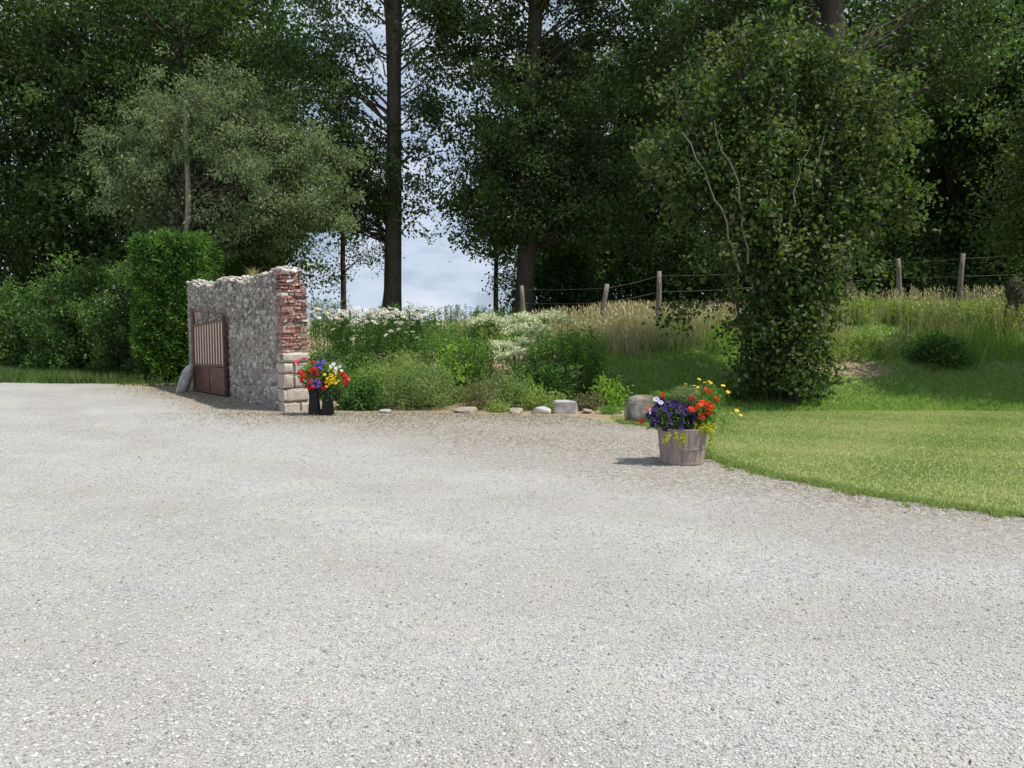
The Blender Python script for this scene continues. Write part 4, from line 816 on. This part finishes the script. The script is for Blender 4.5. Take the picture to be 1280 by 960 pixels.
def bloom_mesh(kind, r):
    mb = MB()
    if kind == 'petunia':
        n_ = 20; V = [[0, 0, -r*.5]]
        for ring, (rr_, zz_) in enumerate(((.3, -.15), (.75, .08), (1.0, .0))):
            for k in range(n_): a = 2*np.pi*k/n_; f_ = 1+.10*math.cos(5*a)*ring/2; V.append([rr_*r*f_*math.cos(a), rr_*r*f_*math.sin(a), zz_*r+.05*r*math.sin(10*a)*ring/2])
        mb.add(V, [(0, 1+k, 1+(k+1) % n_) for k in range(n_)]); o_ = mb.n-len(V); F4 = np.array([(1+q*n_+k, 1+(q+1)*n_+k, 1+(q+1)*n_+(k+1) % n_, 1+q*n_+(k+1) % n_) for q in range(2) for k in range(n_)]); mb.F.append(F4+o_); mb.M.append(np.zeros(len(F4), int)); mb.A.append(np.full(len(F4), rng.random()))
    elif kind == 'geranium':
        for _ in range(26):
            d = norm(rng.normal(0, 1, 3)); d[2] = abs(d[2])*.9-.25; c_ = d*r*.8
            ref = norm(np.cross(d, [0.3, .2, 1])); up = np.cross(d, ref); v_ = rng.random()
            for k in range(5):
                a = 2*np.pi*k/5; e = ref*math.cos(a)+up*math.sin(a); s_ = np.cross(d, e); q = r*.42
                mb.add([c_, c_+e*q*.6+s_*q*.32+d*.002, c_+e*q+d*q*.1, c_+e*q*.6-s_*q*.32], [(0, 1, 2, 3)], 0, v_)
    else:
        for k in range(9):
            a = 2*np.pi*k/9; d = np.array([math.cos(a), math.sin(a), 0]); s_ = np.array([-d[1], d[0], 0]); mb.add([d*r*.2, d*r*.65+s_*r*.26, d*r+[0, 0, .1*r], d*r*.65-s_*r*.26], [(0, 1, 2, 3)], 0)
        mb.add(ICO0[0]*r*np.array([.28, .28, .16]), ICO0[1], 0)
    return mb
def put_blooms(kind, r, m, parent, spots, face=(0, -.6, .8)):
    src = bloom_mesh(kind, r); V = np.vstack(src.V)
    src.V = [V]; o0 = src.build('bloom', m, None)
    for k, q in enumerate(spots):
        o_ = o0 if k == 0 else o0.copy()
        if k: COL.objects.link(o_)
        o_.parent = parent; o_.location = [float(a) for a in np.array(q)-np.array(parent.parent.location)]
        dv = Vector(face)+Vector(rng.normal(0, .35, 3)); o_.rotation_euler = dv.to_track_quat('Z', 'Y').to_euler(); s_ = rng.uniform(.8, 1.2); o_.scale = (s_, s_, s_)
def plantmass(name, m, parent, c, r, n_, L, W, down=.2, spread=None, axis=None):
    mb = MB(); d = rng.normal(0, 1, (n_, 3)); d = norm(d)*rng.random((n_, 1))**.5; leaves(mb, np.array(c)+d*np.array(r), L, W, down=down, up=.6); 
    for _ in range(max(3, n_//60)): q = np.array(c)+norm(rng.normal(0, 1, 3))*np.array(r)*.7; tube(mb, curve(np.array(c)-[0, 0, r[2]], q, (0, 0, .02), 4), .003, 3, var=.2)
    o_ = mb.build(name, m, parent); return o_
TX, TY = 1.905, 8.87; tc_ = np.array([TX, TY, .012])
root = thing('barrel_planter', 'round weathered tub planted with purple, orange and yellow flowers beside the lawn', 'flower tub', tc_)
mb = MB(); ns_ = 96; rings = [(.0, .0, .235), (.03, .0, .240), (.4, .0, .279), (.405, .0, .275), (.40, .0, .252), (.33, .0, .245)]
V = []
for z, _, r_ in rings:
    for k in range(ns_):
        a = 2*np.pi*k/ns_; gr_ = .0035 if k % 6 == 0 else 0; V.append([TX+(r_-gr_)*math.cos(a), TY+(r_-gr_)*math.sin(a), .012+z])
Fq = [(q*ns_+k, q*ns_+(k+1) % ns_, (q+1)*ns_+(k+1) % ns_, (q+1)*ns_+k) for q in range(len(rings)-1) for k in range(ns_)]
mb.add(V, Fq, 0, .5); tub = mb.build('tub', m_tub, root)
def ring(z, r_, hgt, th_):
    mb = MB(); V = []
    prof_ = [(r_-.004, z), (r_+th_, z), (r_+th_, z+hgt), (r_-.004, z+hgt)]
    for a in np.linspace(0, 2*np.pi, 65)[:-1]:
        for rr_, zz_ in prof_: V.append([TX+rr_*math.cos(a), TY+rr_*math.sin(a), .012+zz_])
    mb.add(V, [(4*k+q, 4*((k+1) % 64)+q, 4*((k+1) % 64)+(q+1) % 4, 4*k+(q+1) % 4) for k in range(64) for q in range(4)], 0, .5); return mb
ring(.175, .2545, .016, .006).build('hoop', m_tub, tub); ring(.012, .2385, .02, .006).build('hoop', m_tub, tub)
mb = MB(); mb.add([[TX+.246*math.cos(a), TY+.246*math.sin(a), .355+.012] for a in np.linspace(0, 2*np.pi, 33)[:-1]]+[[TX, TY, .385]], [(k, (k+1) % 32, 32) for k in range(32)]); mb.build('soil', m_soil, root)
def TP(px, py, dy_=0): return P(px, py, TY+dy_)
pm = plantmass('petunia', lm('petunia_leaf', [(.05, .10, .03), (.08, .15, .04)], .3), root, TP(838, 520, -.06), (.27, .24, .17), 1500, .04, .022)
put_blooms('petunia', .034, m_purple, pm, [TP(838, 520, -.06)+norm(np.array([rng.normal(0, 1), -abs(rng.normal(0, 1.2)), rng.normal(.2, .9)]))*np.array([.275, .24, .19])*rng.uniform(.8, 1.08) for _ in range(66)], (0, -.7, .6))
put_blooms('petunia', .03, lm('mauve_petal', [(.45, .38, .55), (.6, .5, .66)], .2, tcol=(1, 1, 1)), pm, [TP(812, 512, -.2), TP(826, 503, -.25), TP(820, 499, -.15), TP(813, 514, -.22)])
pm = plantmass('geranium', m_mid, root, TP(875, 515, -.02), (.20, .2, .17), 1100, .045, .038)
put_blooms('geranium', .052, m_red, pm, [TP(882, 505, -.22), TP(886, 514, -.22), TP(884, 489, -.08), TP(896, 499, -.1), TP(864, 512, -.24), TP(877, 503, -.22), TP(874, 508, -.25), TP(828, 494, -.12), TP(877, 521, -.24), TP(887, 508, -.2)])
put_blooms('geranium', .042, m_crim, pm, [TP(811, 511, -.2), TP(801, 526, -.15), TP(864, 497, -.15)])
pm = plantmass('feathery_plant', m_grey, root, TP(857, 497, -.03), (.19, .16, .13), 3600, .035, .006, down=-.6)
pm = plantmass('trailing_foliage', m_trail, root, TP(880, 534, -.18), (.13, .10, .045), 340, .05, .026, down=.5)
mb = MB()
for px, py0, py1 in ((852, 540, 558), (856, 538, 553), (832, 541, 556), (846, 540, 549), (890, 536, 562), (889, 536, 556), (836, 540, 552)):
    n_ = 34; tt_ = rng.random((n_, 1)); dyy = -.27 if px < 885 else .0; a = TP(px, py0, dyy); e = TP(px-2, py1, dyy-.02); leaves(mb, a*(1-tt_)+e*tt_+rng.normal(0, .012, (n_, 3)), .028, .018, down=.8)
mb.build('trailing_foliage', m_trail, root)
pm = plantmass('tickseed', m_mid, root, TP(885, 497, .08), (.2, .15, .16), 1200, .04, .008, down=-.5)
put_blooms('daisy', .026, m_yel, pm, [TP(887, 477, .05), TP(868, 482, .0), TP(872, 484, .0), TP(904, 482, .05), TP(910, 490, .05), TP(871, 490, -.05), TP(881, 478, .1), TP(874, 474, .1), TP(922, 515, -.05), TP(926, 519, -.08), TP(914, 516, .0), TP(921, 513, -.05), TP(857, 480, .05), TP(889, 479, 0)], (0, -.5, .8))
mb = MB()
for q in ((922, 515), (914, 516), (904, 482), (910, 490), (887, 477), (874, 474), (868, 482)): tube(mb, curve(TP(880, 525, 0), TP(*q, 0), (.01, 0, .05), 6), .0028, 3, var=.3)
leaves(mb, TP(905, 525, 0)+rng.normal(0, 1, (350, 3))*np.array([.06, .06, .07]), .04, .008, down=-.2); mb.build('tickseed_stems', m_mid, root)
pm = plantmass('lobelia', m_mid, root, TP(828, 498, .05), (.14, .14, .10), 600, .03, .014)

# black flower stand at the wall end
SX, SY = XS(400, 13.35), 13.35; sc_ = np.array([SX, SY, .012]); root = thing('flower_stand', 'black two legged stand overflowing with red, violet, yellow and white flowers', 'flower stand', sc_)
def SP(px, py, d=0): return P(px, py, SY+d)
for s_, nm in ((-1, 0), (1, 0)):
    mb = MB(); x0 = SX+(-.11 if s_ < 0 else .115)
    q = [(-.085, 0), (.085, 0), (.055, .47), (-.055, .47)] if s_ < 0 else [(-.09, 0), (.085, 0), (.05, .47), (-.06, .47)]
    V = [[x0+a, SY+yy*(1-.3*b_/.47), .012+b_] for yy in (-.10, .10) for a, b_ in q]; mb.add(V, [(0, 1, 2, 3), (7, 6, 5, 4), (0, 4, 5, 1), (1, 5, 6, 2), (2, 6, 7, 3), (3, 7, 4, 0)]); mb.build('leg', m_black, root)
mb = MB(); box(mb, (SX+.0, SY, .06), .20, .15, .09); box(mb, (SX, SY, .44), .12, .12, .05); mb.build('crosspiece', m_black, root)
mb = MB(); V = [[SX+a*f_, SY+b_*f_, z] for z, f_ in ((.46, .8), (.60, 1.0)) for a, b_ in ((-.19, -.13), (.19, -.13), (.19, .13), (-.19, .13))]; mb.add(V, [(3, 2, 1, 0), (4, 5, 6, 7), (0, 1, 5, 4), (1, 2, 6, 5), (2, 3, 7, 6), (3, 0, 4, 7)]); mb.build('trough', m_black, root)
mb = MB(); a = SP(418, 494); V = [[a[0]+x*f_, SY+y*f_, z] for z, f_ in ((a[2]-.09, .75), (a[2]+.09, 1)) for x, y in ((-.15, -.11), (.13, -.11), (.13, .11), (-.15, .11))]; mb.add(V, [(3, 2, 1, 0), (4, 5, 6, 7), (0, 1, 5, 4), (1, 2, 6, 5), (2, 3, 7, 6), (3, 0, 4, 7)]); mb.build('side_bowl', m_black, root)
mb = MB(); leaves(mb, SP(420, 492, -.1)+rng.normal(0, 1, (420, 3))*np.array([.12, .05, .07]), .035, .02, down=.8); mb.build('trailing_leaves', m_deep, root)
pm = plantmass('geranium', m_mid, root, SP(400, 470), (.38, .22, .24), 1900, .05, .04)
put_blooms('geranium', .062, m_crim, pm, [SP(*q, rng.uniform(-.25, -.12)) for q in ((391, 453), (388, 464), (386, 472), (379, 470), (392, 470), (377, 477), (388, 478), (393, 461), (397, 475), (385, 484), (430, 470), (427, 466), (434, 474), (404, 484), (392, 484), (431, 478), (376, 466))])
put_blooms('geranium', .055, m_pink, pm, [SP(*q, -.2) for q in ((398, 466), (390, 475), (374, 451), (380, 449), (370, 453))])
pm = plantmass('lobelia', m_deep, root, SP(398, 465, -.05), (.16, .14, .22), 500, .03, .014)
put_blooms('geranium', .055, m_violet, pm, [SP(*q, -.2) for q in ((397, 454), (401, 457), (394, 459), (403, 452), (393, 476), (396, 482), (391, 481), (398, 478), (400, 460))])
pm = plantmass('tickseed', m_mid, root, SP(414, 472, -.05), (.16, .14, .14), 500, .035, .01)
put_blooms('daisy', .026, m_yel, pm, [SP(rng.normal(414, 5), rng.normal(473, 4.5), -.2) for _ in range(34)], (0, -.8, .5))
pm = plantmass('white_bedding', m_grey, root, SP(418, 458, .0), (.17, .14, .1), 400, .035, .016)
put_blooms('petunia', .03, m_white, pm, [SP(*q, -.15) for q in ((417, 455), (414, 458), (420, 460), (427, 463), (425, 458), (436, 475), (419, 463), (411, 463))], (0, -.8, .5))
print('verts total', sum(len(m.vertices) for m in bpy.data.meshes), 'objects', len(bpy.data.objects))
